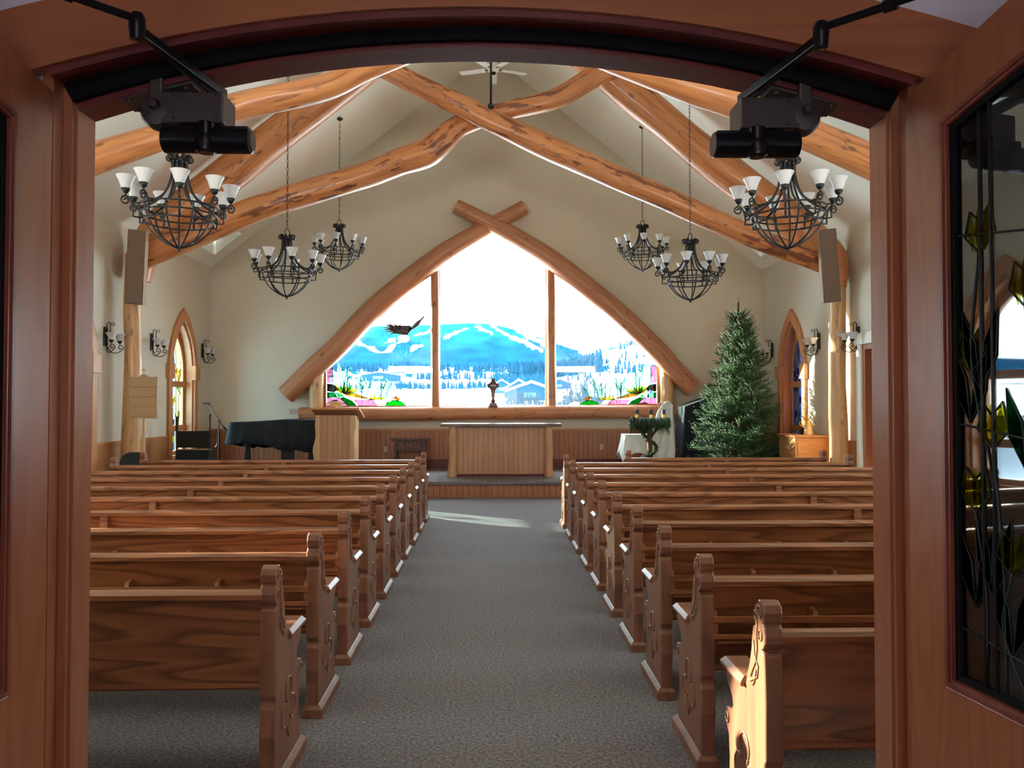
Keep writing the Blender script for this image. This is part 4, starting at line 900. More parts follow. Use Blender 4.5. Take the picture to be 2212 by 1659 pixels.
def closer(sgn, cx, lab):
    # sgn -1: left unit, +1: right unit. bracket hangs from the arched head, box runs towards the opening centre
    t = thing('door_operator', lab, 'door closer', (cx, 1.96, 2.375)); s = -sgn      # s: direction along the box away from the hinge side
    X = lambda a: s * a
    def B(b, a0, a1, *r): b.box(min(X(a0), X(a1)), max(X(a0), X(a1)), *r); return b
    hz = 2.533 - (2.533 - 2.366) * ((cx - AX) / 1.004) ** 2 - 2.375; sl = math.atan(2 * .167 * abs(cx - AX) / 1.004 ** 2)
    # hanging plate on the soffit
    p = MB(); c = Vector((X(-.085), .005, hz - .006 - .085 * math.tan(sl))); u = Vector((X(.09) , 0, .09 * math.tan(sl))).normalized() * .09
    p.obox(c, u, (0, .042, 0), (0, 0, .004)); 
    for q in (-1, 1):
        for w_ in (-1, 1): p.lathe([(.006, -.011), (.006, -.003)], (c.x + q * u.x * .8, c.y + w_ * .03, c.z + q * u.z * .8), 8)
    p.build('mounting_plate', 'bronze', t, bevel=.001)
    w = MB().lathe([(.0, -.024), (.012, -.024), (.036, -.018), (.043, -.004), (.043, .018), (.0, .018)], (X(-.08), -.030, -.010), 28, 'Y').build('wheel_housing', 'bronze', t, smooth='auto')
    MB().obox((X(-.08), -.030, .035), (.017, 0, 0), (0, .02, 0), (0, 0, .045)).build('yoke', 'bronze', t, bevel=.006)
    MB().lathe([(.0, -.031), (.009, -.031), (.013, -.024), (.013, -.02)], (X(-.08), -.035, .0), 12, 'Y').build('axle_bolt', 'bronze', t, smooth='auto')
    box = B(MB(), -.07, .085, -.050, .045, -.042, .036).build('gear_box', 'bronze', t, bevel=.005)
    sc_ = MB()
    for a in (-.035, .07):
        for z in (-.03, .024): sc_.lathe([(.0, -.053), (.0035, -.052), (.0035, -.049)], (X(a), 0, z), 8, 'Y')
    sc_.build('screw', 'black_metal', box)
    B(MB(), -.03, .07, -.035, .04, -.062, -.040).build('swivel_base', 'black_metal', t, bevel=.003)
    cyl = MB(); y0 = -.055; z0 = -.088
    prof = [(math.cos(a) * (.032 if a < PI * .55 or a > PI * 1.45 else .032), math.sin(a) * .030) for a in [2 * PI * i / 28 for i in range(28)]]
    cyl.tube([(X(-.055), y0, z0), (X(.155), y0, z0)], .0315, 28); B(cyl, -.055, .150, y0 - .012, y0 + .05, z0 + .005, z0 + .033)
    c_ = cyl.build('closer_body', 'black_metal', t, smooth='auto', bevel=.002)
    MB().lathe([(.0, .006), (.024, .005), (.029, 0), (.029, -.002)], (X(.155) if s > 0 else X(.155), y0, z0), 24, 'X').build('end_cap', 'bronze', c_, smooth='auto')
    MB().tube([(X(.050), y0 - .012, z0 + .04), (X(.050), y0 - .012, z0 - .035)], [.020, .020], 18).lathe([(.024, -.02), (.028, 0), (.024, .02)], (X(.05), y0 - .012, z0 - .012), 18).build('pinion_hub', 'black_metal', t, smooth='auto', bevel=.002)
    # main arm: forked from box top towards the camera, then a rod to the leaf
    a0 = Vector((X(.055), .02, .055)); a1 = Vector((X(-.005) , -.315, .062))
    arm = MB().bar(a0 + Vector((X(.012), 0, 0)), a1, .012, .022).bar(a0 - Vector((X(.012), 0, 0)), a1, .012, .022).build('lever_arm', 'black_metal', t, bevel=.003)
    MB().lathe([(.0, -.03), (.014, -.028), (.017, 0), (.017, .018), (.012, .028), (0, .030)], (a1.x, a1.y, a1.z + .004), 16).build('elbow_joint', 'black_metal', arm, smooth='auto')
    a2 = Vector((sgn * 1.03 + AX - cx, -.61, .085)) 
    q = a1 + Vector((0, 0, .02)); d_ = (a2 - q)
    MB().tube([q, q + d_ * .35], .0085, 12).tube([q + d_ * .30, q + d_ * .36], .013, 12).tube([q + d_ * .35, a2], .0065, 10).build('link_rod', 'black_metal', arm, smooth='auto')
    MB().obox(a2, (.014, 0, 0), (0, .03, 0), (0, 0, .014)).build('rod_foot', 'black_metal', arm, bevel=.003)
    return t
closer(-1, -.745, 'black door operator hung from the left end of the arched head, above the left chandelier')
closer(1, .705, 'black door operator hung from the right end of the arched head, above the right chandelier')
M['log_altar'] = logmat('altar_post', (0.50, 0.27, 0.14), (0.40, 0.19, 0.09), (0.2, 0.08, 0.04), 0.05, 21.0)
def text_mesh(name, cu):
    tmp = bpy.data.objects.new('tmp', cu); COL.objects.link(tmp); bpy.context.view_layer.update()
    me = bpy.data.meshes.new_from_object(tmp.evaluated_get(bpy.context.evaluated_depsgraph_get())); bpy.data.objects.remove(tmp); bpy.data.curves.remove(cu)
    o = bpy.data.objects.new(name, me); COL.objects.link(o); return o
# ================================================================ PLATFORM FURNITURE
def altar():
    t = thing('altar', 'wide wooden altar with log corner posts and a dark slab top, centred on the platform', 'altar', (0.16, 14.55, PZ))
    MB().box(-.90, .90, -.27, .27, .05, .905).build('board_panel', 'altar_bead', t)
    MB().box(-.86, .86, -.22, .22, 0.0, .06).build('plinth', 'maroon', t)
    for x in (-.88, .88):
        for y in (-.28, .28):
            o = MB().tube([(x + .005 * math.sin(i * 1.3 + x * 3), y, .92 * i / 8 + .0) for i in range(9)], [.085, .08, .078, .074, .076, .072, .074, .07, .072], 18, lp=True, rn=.1, seed=x + y).build('corner_post', 'log_altar', t, smooth='auto')
    sl = [(-1.10, -.36), (1.11, -.38), (1.12, .36), (-1.09, .37)]
    out = []
    for i in range(4):
        a, c = Vector(sl[i]).to_2d(), Vector(sl[(i + 1) % 4]).to_2d()
        for k in range(12): p = a.lerp(c, k / 12); out.append((p.x, p.y + .014 * mnoise.noise(Vector((p.x * 4, p.y * 4, 1)))))
    MB().slab(out, [], lambda u, v, d: (u, v, .915 + d), .055).build('slab_top', 'dark_slab', t, bevel=.008)
altar()
def lectern():
    t = thing('lectern', 'honey-coloured board lectern with live-edge sides and sloped top, left of the altar', 'lectern', (-2.80, 14.15, PZ), .0)
    MB().box(-.285, .285, -.20, -.16, .03, 1.13).build('front_boards', 'altar_bead', t)
    for s in (-1, 1):
        wob = [(s * (.36 + .02 * math.sin(z * 6 + s) + .012 * math.sin(z * 15)), z) for z in [i * 1.13 / 16 for i in range(17)]]
        ins = [(s * .27, z) for _, z in wob][::-1]
        pts = wob + ins
        MB().slab(pts if s > 0 else pts[::-1], [], lambda u, v, d: (u, -.215 + d, v), .06).build('live_edge_board', 'log_board', t, bevel=.006)
        q = [(-.16, .02), (.24, .02), (.26, .4), (.245, .8), (.26, 1.00), (.24, 1.10), (-.16, 1.13)]
        MB().slab(q, [], lambda u, v, d: (s * .30 + d, u, v), .045).build('side_board', 'log_board', t, bevel=.005)
    top = MB(); u = Vector((.43, 0, 0)); v = Vector((0, .30, -.085)); top.obox((0.01, .05, 1.165), u, v, (0, .006, .02)); top.build('sloped_top', 'trim_wood', t, bevel=.006)
    st = thing('reading_stand', 'small tan book stand on a single foot, on top of the lectern', 'book stand', (-2.80, 14.02, PZ + 1.20))
    MB().box(-.012, .012, -.01, .01, -.0, .10).build('foot', 'paper', st)
    MB().obox((0, 0, .135), (.115, 0, 0), (0, .06, -.035), (0, .006, .012)).build('book_rest', 'paper', st, bevel=.005)
    mc = thing('gooseneck_microphone', 'black gooseneck microphone clipped to the left of the lectern top', 'microphone', (-3.02, 14.05, PZ + 1.18))
    MB().tube(cr([(0, 0, 0), (.0, 0, .07), (.05, -.01, .15), (.13, -.02, .19)], 6), .007, 8).build('gooseneck', 'black_metal', mc, smooth=True)
    MB().tube([(.12, -.02, .185), (.16, -.02, .20), (.23, -.02, .215), (.25, -.02, .218)], [.012, .018, .02, .012], 12).build('capsule', 'black_metal', mc, smooth=True)
M['log_board'] = wood('live_edge_board', (0.62, 0.40, 0.22), (0.42, 0.22, 0.11), 'Z', 0.45, 0.15, 6.0, 1.2, 0.5)
lectern()
def covered_piano():
    t = thing('grand_piano', 'grand piano on turned legs, hidden under a navy-black cloth left of the lectern', 'piano', (-3.80, 14.93, PZ))
    out = [(-1.12, -.15), (-1.0, -.45), (.75, -.50), (.78, .35), (.3, .55), (-.55, .45), (-1.0, .20)]
    MB().slab(out, [], lambda u, v, d: (u, v, .60 + d), .36).build('case', 'panel_k', t)
    for x, y in ((-.78, -.2), (.45, -.35), (.35, .35)):
        MB().lathe([(.045, 0), (.05, .05), (.035, .1), (.06, .3), (.045, .5), (.07, .6)], (x, y, 0), 14).build('leg', 'panel_k', t, smooth='auto')
    MB().box(-.12, .12, -.35, -.30, .06, .6).build('pedal_lyre', 'panel_k', t)
    # cloth: draped skirt around the case outline
    n = 120; P = [Vector(p).to_2d() for p in out]; per = []
    L = [(P[(i + 1) % 7] - P[i]).length for i in range(7)]; tot = sum(L)
    for k in range(n):
        d = tot * k / n; i = 0
        while d > L[i]: d -= L[i]; i += 1
        per.append(P[i].lerp(P[(i + 1) % 7], d / L[i]))
    cen = Vector((-.1, 0)); vs = []; rows = [(1.02, .99), (1.025, .975), (1.045, .90), (1.06, .80), (1.075, .68), (1.085, .56)]
    for ri, (sc_, z) in enumerate(rows):
        for k, p in enumerate(per):
            q = cen + (p - cen) * sc_; dd = (q - cen).normalized(); w = (ri / 5) * .028 * (math.sin(k * .55) + .6 * math.sin(k * 1.37 + 1)); hz_ = 0.0
            if ri == 5: hz_ = .10 * math.sin(k * .11 + .6) + .02 * math.sin(k * .6)
            zz = z + (.045 if ri < 2 and q.x > -.2 else 0) * 1.0 + hz_ - (ri / 5) * (.06 if q.x < -.8 else 0)
            vs.append((q.x + dd.x * w, q.y + dd.y * w, zz))
    fs = [(r * n + k, r * n + (k + 1) % n, (r + 1) * n + (k + 1) % n, (r + 1) * n + k) for r in range(5) for k in range(n)]
    b = MB(); b.add(vs, fs); b.f.append(tuple(range(n)))
    c = b.build('piano_cloth', 'cloth_k', None, smooth='auto'); c.location = (-3.80, 14.93, PZ); md = c.modifiers.new('solid', 'SOLIDIFY'); md.thickness = .006
    tag(c, 'navy-black cloth draped over the grand piano left of the lectern', 'cloth')
covered_piano()
def carved_table():
    t = thing('communion_table', 'small dark oak table with carved letters on its apron, against the wall behind', 'table', (-1.64, 15.72, PZ))
    MB().box(-.385, .385, -.20, .20, .615, .640).box(-.355, .355, -.185, .185, .590, .615).build('tabletop', 'old_dark', t, bevel=.006)
    for x in (-.285, .285):
        for y in (-.12, .12):
            MB().box(x - .03, x + .03, y - .03, y + .03, 0, .59).build('leg', 'old_dark', t, bevel=.006)
    MB().box(-.26, .26, -.135, -.12, .42, .59).box(-.26, .26, -.142, -.115, .40, .425).build('apron', 'old_dark', t, bevel=.003)
    cu = bpy.data.curves.new('letters', 'FONT'); cu.body = 'KHN'; cu.size = .165; cu.extrude = .006; cu.align_x = 'CENTER'; cu.space_character = 1.35; cu.bevel_depth = .002
    o = text_mesh('carved_letters', cu); o.parent = t; o.rotation_euler = (PI / 2, 0, 0); o.location = (0, -.136, .445); o.data.materials.append(M['pew_end'])
carved_table()
def sill_cross():
    t = thing('sill_cross', 'dark flared wooden cross on a stepped foot, standing on the log sill', 'cross', (0.02, 15.93, 1.545))
    MB().slab([(-.095, 0), (.095, 0), (.065, .075), (-.065, .075)], [], lambda u, v, d: (u, -.05 + d, v), .10).build('foot', 'dark_slab', t, bevel=.004)
    MB().lathe([(.0, .07), (.035, .075), (.05, .10), (.05, .125), (.035, .15), (.0, .155)], (0, 0, 0), 16).build('knob', 'old_dark', t, smooth=True)
    h = [(.028, .15), (.045, .33), (.075, .375), (.125, .405), (.127, .455), (.075, .475), (.042, .515), (.036, .575)]
    MB().slab(h + [(-x, z) for x, z in h[::-1]], [], lambda u, v, d: (u, -.014 + d, v), .028).build('cross_body', 'old_dark', t, bevel=.004)
    MB().slab([(-.018, .16), (.018, .16), (.004, .34), (-.004, .34)], [], lambda u, v, d: (u, -.018 + d, v), .004).build('inlay', 'trim_wood', t)
    cu = bpy.data.curves.new('year', 'FONT'); cu.body = '1996'; cu.size = .06; cu.extrude = .001; cu.align_x = 'CENTER'
    o = text_mesh('year_lettering', cu); o.parent = t; o.rotation_euler = (PI / 2, 0, 0); o.location = (0, -.0165, .408); o.data.materials.append(M['white_trim'])
sill_cross()
def hymn_board():
    t = thing('hymn_board', 'tan four-row hymn board topped by a cross, on a pole by the left post', 'hymn board', (-5.05, 11.42, 0))
    MB().box(-.195, .195, -.02, .01, 1.41, 2.0).build('board', 'tan', t, bevel=.003)
    for i in range(4): MB().box(-.185, .185, -.028, -.018, 1.432 + i * .143, 1.432 + i * .143 + .128).build('number_row', 'tan', t, bevel=.002)
    MB().box(-.205, .205, -.035, .012, 1.985, 2.005).box(-.205, .205, -.035, .012, 1.40, 1.418).build('ledge', 'tan2', t)
    MB().slab([(-.07, 2.0), (.07, 2.0), (.045, 2.03), (0, 2.045), (-.045, 2.03)], [], lambda u, v, d: (u, -.02 + d, v), .02).build('crest', 'tan', t)
    MB().box(-.005, .005, -.015, -.005, 2.04, 2.14).box(-.035, .035, -.015, -.005, 2.10, 2.11).build('cross', 'tan2', t)
    MB().box(-.018, .018, -.01, .02, 0.03, 1.42).build('pole', 'log_board', t); MB().lathe([(.11, 0), (.11, .02), (.03, .05)], n=20).build('base', 'iron', t, smooth='auto')
hymn_board()
def grey_chair():
    t = thing('stacking_chair', 'grey moulded stacking chair against the left wainscot, below the hymn board', 'chair', (-5.36, 11.66, 0), .15)
    def shell(f, n1, n2): 
        vs = [f(i / n1, j / n2) for i in range(n1 + 1) for j in range(n2 + 1)]; fs = [(i * (n2 + 1) + j, (i + 1) * (n2 + 1) + j, (i + 1) * (n2 + 1) + j + 1, i * (n2 + 1) + j + 1) for i in range(n1) for j in range(n2)]
        b = MB(); b.add(vs, fs); return b
    o = shell(lambda a, b_: ((a - .5) * (.42 - .05 * b_), .20 + .06 * b_ + .10 * (a - .5) ** 2 * -2, .50 + .38 * b_ - .10 * (abs(a - .5) * 2) ** 4 * b_), 10, 6).build('backrest', 'chairgrey', t, smooth=True); o.modifiers.new('s', 'SOLIDIFY').thickness = .015
    o = shell(lambda a, b_: ((a - .5) * .43, -.22 + .42 * b_, .43 + .02 * (abs(a - .5) * 2) ** 2 - .01 * math.sin(b_ * PI)), 8, 6).build('seat', 'chairgrey', t, smooth=True); o.modifiers.new('s', 'SOLIDIFY').thickness = .015
    for x in (-.2, .2):
        for y0, y1 in ((-.18, -.22), (.18, .24)): MB().tube([(x * .9, y0, .42), (x, y1, 0)], .011, 8).build('leg', 'steel', t, smooth=True)
        MB().tube([(x, .19, .40), (x, .25, .72)], .010, 8).build('back_upright', 'steel', t, smooth=True)
grey_chair()
def black_rack():
    t = thing('equipment_rack', 'black wheeled equipment stand with two panels and side poles, below the left lancet window', 'stand', (-5.17, 13.62, PZ))
    for x in (-.28, .285):
        MB().tube([(x, 0, .04), (x, 0, 1.10 if x < 0 else 1.14)], .022 if x < 0 else .013, 10).tube([(x, 0, 1.02 if x < 0 else 1.06), (x, 0, 1.12 if x < 0 else 1.16)], .030 if x < 0 else .017, 10).build('side_pole', 'iron', t, smooth='auto')
    MB().box(-.27, .275, -.03, .0, .58, .87).build('upper_panel', 'panel_k', t, bevel=.008)
    MB().box(-.25, .31, -.12, .14, .04, .54).build('lower_case', 'cloth_k', t, bevel=.012)
    MB().box(-.25, .31, -.13, -.02, .545, .56).build('shelf_edge', 'steel', t)
    for x in (-.2, .25): MB().lathe([(.0, -.012), (.03, -.012), (.03, .012), (0, .012)], (x, -.08, .03), 12, 'X').build('caster', 'iron', t, smooth='auto')
    MB().tube(cr([(.3, 0, .8), (.38, 0, .78), (.41, 0, .66), (.36, 0, .55)], 5), .006, 6).build('side_handle', 'iron', t, smooth=True)
black_rack()
def boom():
    t = thing('microphone_stand', 'tall black boom stand with counterweight and flat lamp head, in the far left corner', 'stand', (-5.16, 14.85, PZ))
    MB().lathe([(.15, 0), (.15, .03), (.03, .06)], n=20).build('base', 'iron', t, smooth='auto')
    MB().tube([(0, 0, .03), (0, 0, 1.0)], .013, 8).tube([(0, 0, .98), (0, 0, 1.03)], .022, 8).build('pole', 'iron', t, smooth='auto')
    MB().tube([(-.20, 0, 1.33), (.11, 0, .86)], .009, 8).build('boom_arm', 'bronze', t, smooth=True)
    MB().tube([(.08, 0, .90), (.13, 0, .83)], [.02, .028], 10).build('counterweight', 'iron', t, smooth='auto')
    MB().box(-.30, -.17, -.03, .03, 1.325, 1.36).build('lamp_head', 'bronze', t, bevel=.008)
boom()
# wall plates
def plate(x, z, w, h, lab, n, y=YF - .001):
    t = thing('wall_plate', lab, 'outlet', (x, y, z)); MB().box(-w / 2, w / 2, -.008, 0, -h / 2, h / 2).build('cover', 'cream', t, bevel=.002)
    for i in range(n):
        a = (i - (n - 1) / 2) * w / max(n, 1) * .9
        MB().box(a - .012, a + .012, -.011, -.007, -h * .25, h * .25).build('socket', 'tan2', t)
plate(-4.09, 1.44, .21, .125, 'four-gang cream outlet plate on the wall left of the log sill', 4)
plate(-2.2, .66, .07, .115, 'single outlet on the wainscot between the lectern and the carved table', 1, YF - .023)
plate(2.28, .70, .07, .115, 'single outlet on the wainscot right of the altar', 1, YF - .023)

# ---------- eagle in glass, hung in the left pane
def eagle():
    t = thing('glass_eagle', 'stained-glass eagle with raised wings, set in the left pane of the big window', 'stained glass eagle', (0, YF + .04, 0))
    Q = lambda x, y: (-1.405 + (690 + x / 6.38 - 917) * .00963, 1.65 + (867 - 640 - y / 6.38) * .00966)
    Y = lambda u, v, d: (u, d, v)
    MB().slab([Q(*p) for p in ((985, 480), (1030, 512), (1100, 526), (1210, 535), (1248, 482), (1268, 437), (1240, 405), (1160, 402), (1075, 405), (1040, 410), (985, 425))], [], Y, .008).build('body', 'eagle', t)
    MB().slab([Q(*p) for p in ((1225, 500), (1250, 470), (1310, 442), (1372, 392), (1400, 340), (1440, 290), (1448, 228), (1432, 268), (1385, 315), (1340, 345), (1300, 382), (1268, 430), (1235, 420))], [], Y, .008).build('right_wing', 'eagle', t)
    for ex, ey, rx, ry in ((865, 365, 1000, 425), (905, 350, 1020, 415), (990, 368, 1075, 415), (1070, 385, 1120, 412), (862, 425, 1000, 440), (872, 455, 1000, 460), (915, 482, 1005, 480), (975, 505, 1040, 500)):
        a, c = Q(rx, ry), Q(ex, ey); m_ = ((a[0] + c[0]) / 2, (a[1] + c[1]) / 2 - .012)
        MB().tube(cr([(a[0], .004, a[1]), (m_[0], .004, m_[1]), (c[0], .004, c[1])], 6), [.020] * 5 + [.018, .016, .013, .011, .008, .006, .004, .002], 6).build('wing_feather', 'eagle', t, smooth='auto')
    hx, hz_ = Q(1158, 585); R_ = random.Random(2)
    MB().slab([(hx + .125 * math.cos(2 * PI * i / 20) * (1 + .08 * R_.random()), hz_ + .082 * math.sin(2 * PI * i / 20)) for i in range(20)], [], Y, .008).build('head', 'g_white', t)
    r = random.Random(4); c = {}
    for i in range(34):
        x, z = Q(r.uniform(1000, 1230), r.uniform(425, 520)); k = r.choice(['orange', 'yellow', 'red', 'pink'])
        c.setdefault(k, MB()).slab([(x - .018, z), (x, z - .007), (x + .02, z + .003), (x, z + .010)], [], lambda u, v, d: (u, -.006 + d, v), .004)
    for k, b in c.items(): b.build('colour_piece', 'g_' + k, t)
    b = MB()
    for i in range(6): p, q = Q(1130 + 17 * i, 505), Q(1140 + 12 * i, 575 + 5 * i); b.tube([(p[0], -.006, p[1]), (q[0], -.006, q[1])], .005, 5)
    b.build('talons', 'g_orange', t)
M['g_white'] = colglass('glass_white', (0.95, 0.95, 0.95), k_=.5)
eagle()

# ================================================================ ADVENT STAND, CLOTHS, ORGAN, CABINET, ANGEL
def needles(b, pts_fn, n, ln, r=.0022, rnd=None, droop=.0):
    for i in range(n):
        p, d = pts_fn(rnd); q = p + d * ln * rnd.uniform(.6, 1.2) + Vector((0, 0, -droop * rnd.random()))
        s = d.orthogonal().normalized() * r * 2; o = len(b.v); b.v += [tuple(p - s), tuple(p + s), tuple(q)]; b.f.append((o, o + 1, o + 2))
def advent():
    t = thing('advent_stand', 'tree-like advent stand wrapped in evergreen, right of the altar', 'stand', (2.85, 14.0, PZ))
    MB().tube([(0, 0, .0), (.01, 0, .35), (-.01, 0, .7), (0, 0, .98)], [.055, .05, .045, .05], 12).tube(cr([(0, 0, .62), (-.10, 0, .78), (-.24, 0, .97)], 4), .03, 10).tube(cr([(0, 0, .70), (.08, .02, .82), (.22, 0, .97)], 4), .028, 10).build('trunk', 'bark', t, smooth='auto')
    MB().lathe([(.0, .96), (.30, .96), (.30, 1.0), (0, 1.0)], n=24).build('tray', 'bark', t, smooth='auto')
    R = random.Random(8); b = MB()
    def ring(r):
        a = r.random() * 2 * PI; rr = .27 + r.uniform(-.09, .07); p = Vector((rr * math.cos(a), rr * math.sin(a) * .9, 1.0 + r.uniform(-.06, .09)))
        return p, (Vector((math.cos(a), math.sin(a), r.uniform(-1.2, .5))) + Vector((r.uniform(-1, 1), r.uniform(-1, 1), 0)) * .6).normalized()
    needles(b, ring, 4200, .075, .0035, R, .05)
    def drape(r):
        a = r.random() * 2 * PI; p = Vector((.33 * math.cos(a), .30 * math.sin(a), .93)); return p, Vector((.2 * math.cos(a), .2 * math.sin(a), -1)).normalized()
    needles(b, drape, 260, .17, .003, R)
    b.build('evergreen_ring', 'needle_d', t, fix=False)
    g = MB()
    def gar(r):
        s = r.random(); a = s * 11 + r.uniform(-.3, .3); z = .05 + .9 * s; rr = .085 + .02 * r.random(); return Vector((rr * math.cos(a), rr * math.sin(a), z)), (Vector((math.cos(a), math.sin(a), r.uniform(-.8, .8))) + Vector((r.uniform(-1, 1), r.uniform(-1, 1), 0)) * .5).normalized()
    needles(g, gar, 2600, .06, .0035, R, .02)
    def gar2(r):
        s = r.random(); p = Vector((-.02 - .2 * s, 0, .66 + .28 * s)); return p, Vector((r.uniform(-1, 1), r.uniform(-1, 1), r.uniform(-1.2, .4))).normalized()
    needles(g, gar2, 700, .06, .0035, R, .02)
    g.build('garland', 'needle_d', t, fix=False)
    for i, (x, y, lab) in enumerate(((-.235, -.02, 'navy candle with a gold base, left of the three on the evergreen stand'), (-.01, -.16, 'navy candle with a gold base, front middle of the evergreen stand'), (.245, -.02, 'navy candle with a gold base, right of the three on the evergreen stand'))):
        c = thing('candle', lab, 'candle', (2.85 + x, 14.0 + y, PZ + 1.0), group='navy candles on the advent stand')
        MB().lathe([(.034, 0.0), (.034, .145), (.032, .145)], n=18).build('gold_base', 'gold', c, smooth='auto')
        MB().lathe([(.035, .145), (.036, .225), (.03, .232), (.0, .226)], n=18).build('wax', 'navy', c, smooth='auto')
advent()
def cloths():
    t = thing('side_table', 'small square table under a white cloth, left of the evergreen stand', 'table', (2.74, 14.75, PZ))
    MB().box(-.24, .24, -.22, .22, .72, .75).build('tabletop', 'trim_wood', t)
    for x in (-.21, .21):
        for y in (-.19, .19): MB().lathe([(.02, 0), (.025, .2), (.018, .3), (.028, .6), (.022, .73)], (x, y, 0), 12).build('leg', 'trim_wood', t, smooth='auto')
    def drape(out, ztop, drops, m, name, loc, lab, cat, flare=.08, fold=.02, nf=.5, n=96):
        P = [Vector(p).to_2d() for p in out]; k_ = len(P); L = [(P[(i + 1) % k_] - P[i]).length for i in range(k_)]; tot = sum(L); per = []; cid = []
        for k in range(n):
            d = tot * k / n; i = 0
            while d > L[i]: d -= L[i]; i += 1
            per.append(P[i].lerp(P[(i + 1) % k_], d / L[i])); cid.append(i + d / L[i])
        cen = sum(P, Vector((0, 0))) / k_; vs = []; rows = 9
        for r in range(rows + 1):
            s = r / rows
            for k, p in enumerate(per):
                dz = drops(p, cid[k]); dd = (p - cen).normalized(); w = flare * s + s * fold * (math.sin(k * nf) + .5 * math.sin(k * nf * 2.3))
                zt = ztop(p); vs.append((p.x + dd.x * w, p.y + dd.y * w, zt - (zt - (zt - dz)) * s))
        fs = [(r * n + k, r * n + (k + 1) % n, (r + 1) * n + (k + 1) % n, (r + 1) * n + k) for r in range(rows) for k in range(n)]
        b = MB(); b.add(vs, fs); b.f.append(tuple(range(n))); o = b.build(name, m, None, smooth='auto'); o.location = loc; o.modifiers.new('s', 'SOLIDIFY').thickness = .005
        return tag(o, lab, cat)
    sq = [(-.25, -.23), (.25, -.23), (.25, .23), (-.25, .23)]
    drape(sq, lambda p: .757, lambda p, c: .34 + .16 * abs(math.sin(c * PI)) * -1 + .16, 'cloth_w', 'tablecloth', (2.74, 14.75, PZ), 'white cloth hanging in points over the small square table', 'tablecloth')
    c = thing('altar_chair', 'high-backed reddish wooden chair shrouded in white cloth, behind the evergreen stand', 'chair', (3.32, 14.95, PZ))
    MB().box(-.25, .25, -.25, .25, .42, .47).build('seat', 'old_dark', c, bevel=.01)
    for x in (-.22, .22):
        MB().box(x - .025, x + .025, -.24, -.19, 0, .44).build('leg', 'old_dark', c, bevel=.005); MB().box(x - .025, x + .025, .19, .24, 0, .50).build('leg', 'old_dark', c, bevel=.005)
    MB().slab([(-.06, .45), (.25, .45), (.25, 1.32), (.21, 1.355), (-.02, 1.355), (-.06, 1.32)], [], lambda u, v, d: (u, .20 + d, v), .045).build('backrest', 'pew_end', c, bevel=.01)
    # cloth falls from the top of the back, over the seat, forward and left
    vs = []; nu_, nv = 34, 26
    prof = cr([(.28, .62), (.262, 1.10), (.225, 1.362), (.16, 1.33), (.06, 1.02), (-.08, .72), (-.24, .52), (-.32, .36), (-.34, .12)], 4)
    for j, q in enumerate(prof):
        s = j / (len(prof) - 1)
        for i in range(nu_ + 1):
            a = i / nu_ - .5; s2 = max(0, (s - .3) / .7); wid = .22 + .62 * s2; sh = .13 - .42 * s2
            fold = .022 * math.sin(i * .9 + 3 * s) * (0.35 + s) + .012 * math.sin(i * 2.1)
            side = (abs(a) * 2) ** 3
            vs.append((a * wid + sh + .02 * math.sin(s * 9 + i), q[0] + fold - .03 * side, q[1] - side * .16 * (1 - .4 * s) * (1 if s > .1 else .5)))
    m_ = nu_ + 1; fs = [(j * m_ + i, j * m_ + i + 1, (j + 1) * m_ + i + 1, (j + 1) * m_ + i) for j in range(len(prof) - 1) for i in range(nu_)]
    b = MB(); b.add(vs, fs); o = b.build('dust_sheet', 'cloth_w', None, smooth=True); o.location = (3.30, 14.90, PZ); o.modifiers.new('s', 'SOLIDIFY').thickness = .005
    tag(o, 'white sheet sweeping down from the chair back behind the evergreen stand', 'cloth')
    # keyboard cabinet under dark cloth behind the tree
    k = thing('covered_organ', 'tall keyboard cabinet under a navy cloth with a slanted top, left behind the Christmas tree', 'organ', (4.35, 15.35, PZ))
    MB().slab([(-.55, 0), (.75, 0), (.75, 1.45), (.1, 1.48), (-.55, 1.22)], [], lambda u, v, d: (u, -.30 + d, v), .60).build('cabinet', 'panel_k', k, bevel=.02)
    out = [(-.60, -.34), (.80, -.34), (.80, .34), (-.60, .34)]
    o = drape(out, lambda p: 1.28 + .26 * max(0, min(1, (p.x + .6) / .7)), lambda p, c: 1.12 + .10 * math.sin(c * 2.2), 'cloth_k', 'organ_cloth', (4.35, 15.35, PZ), 'navy cloth hanging over the keyboard cabinet, left behind the Christmas tree', 'cloth', .06, .018, .42, 140)
cloths()
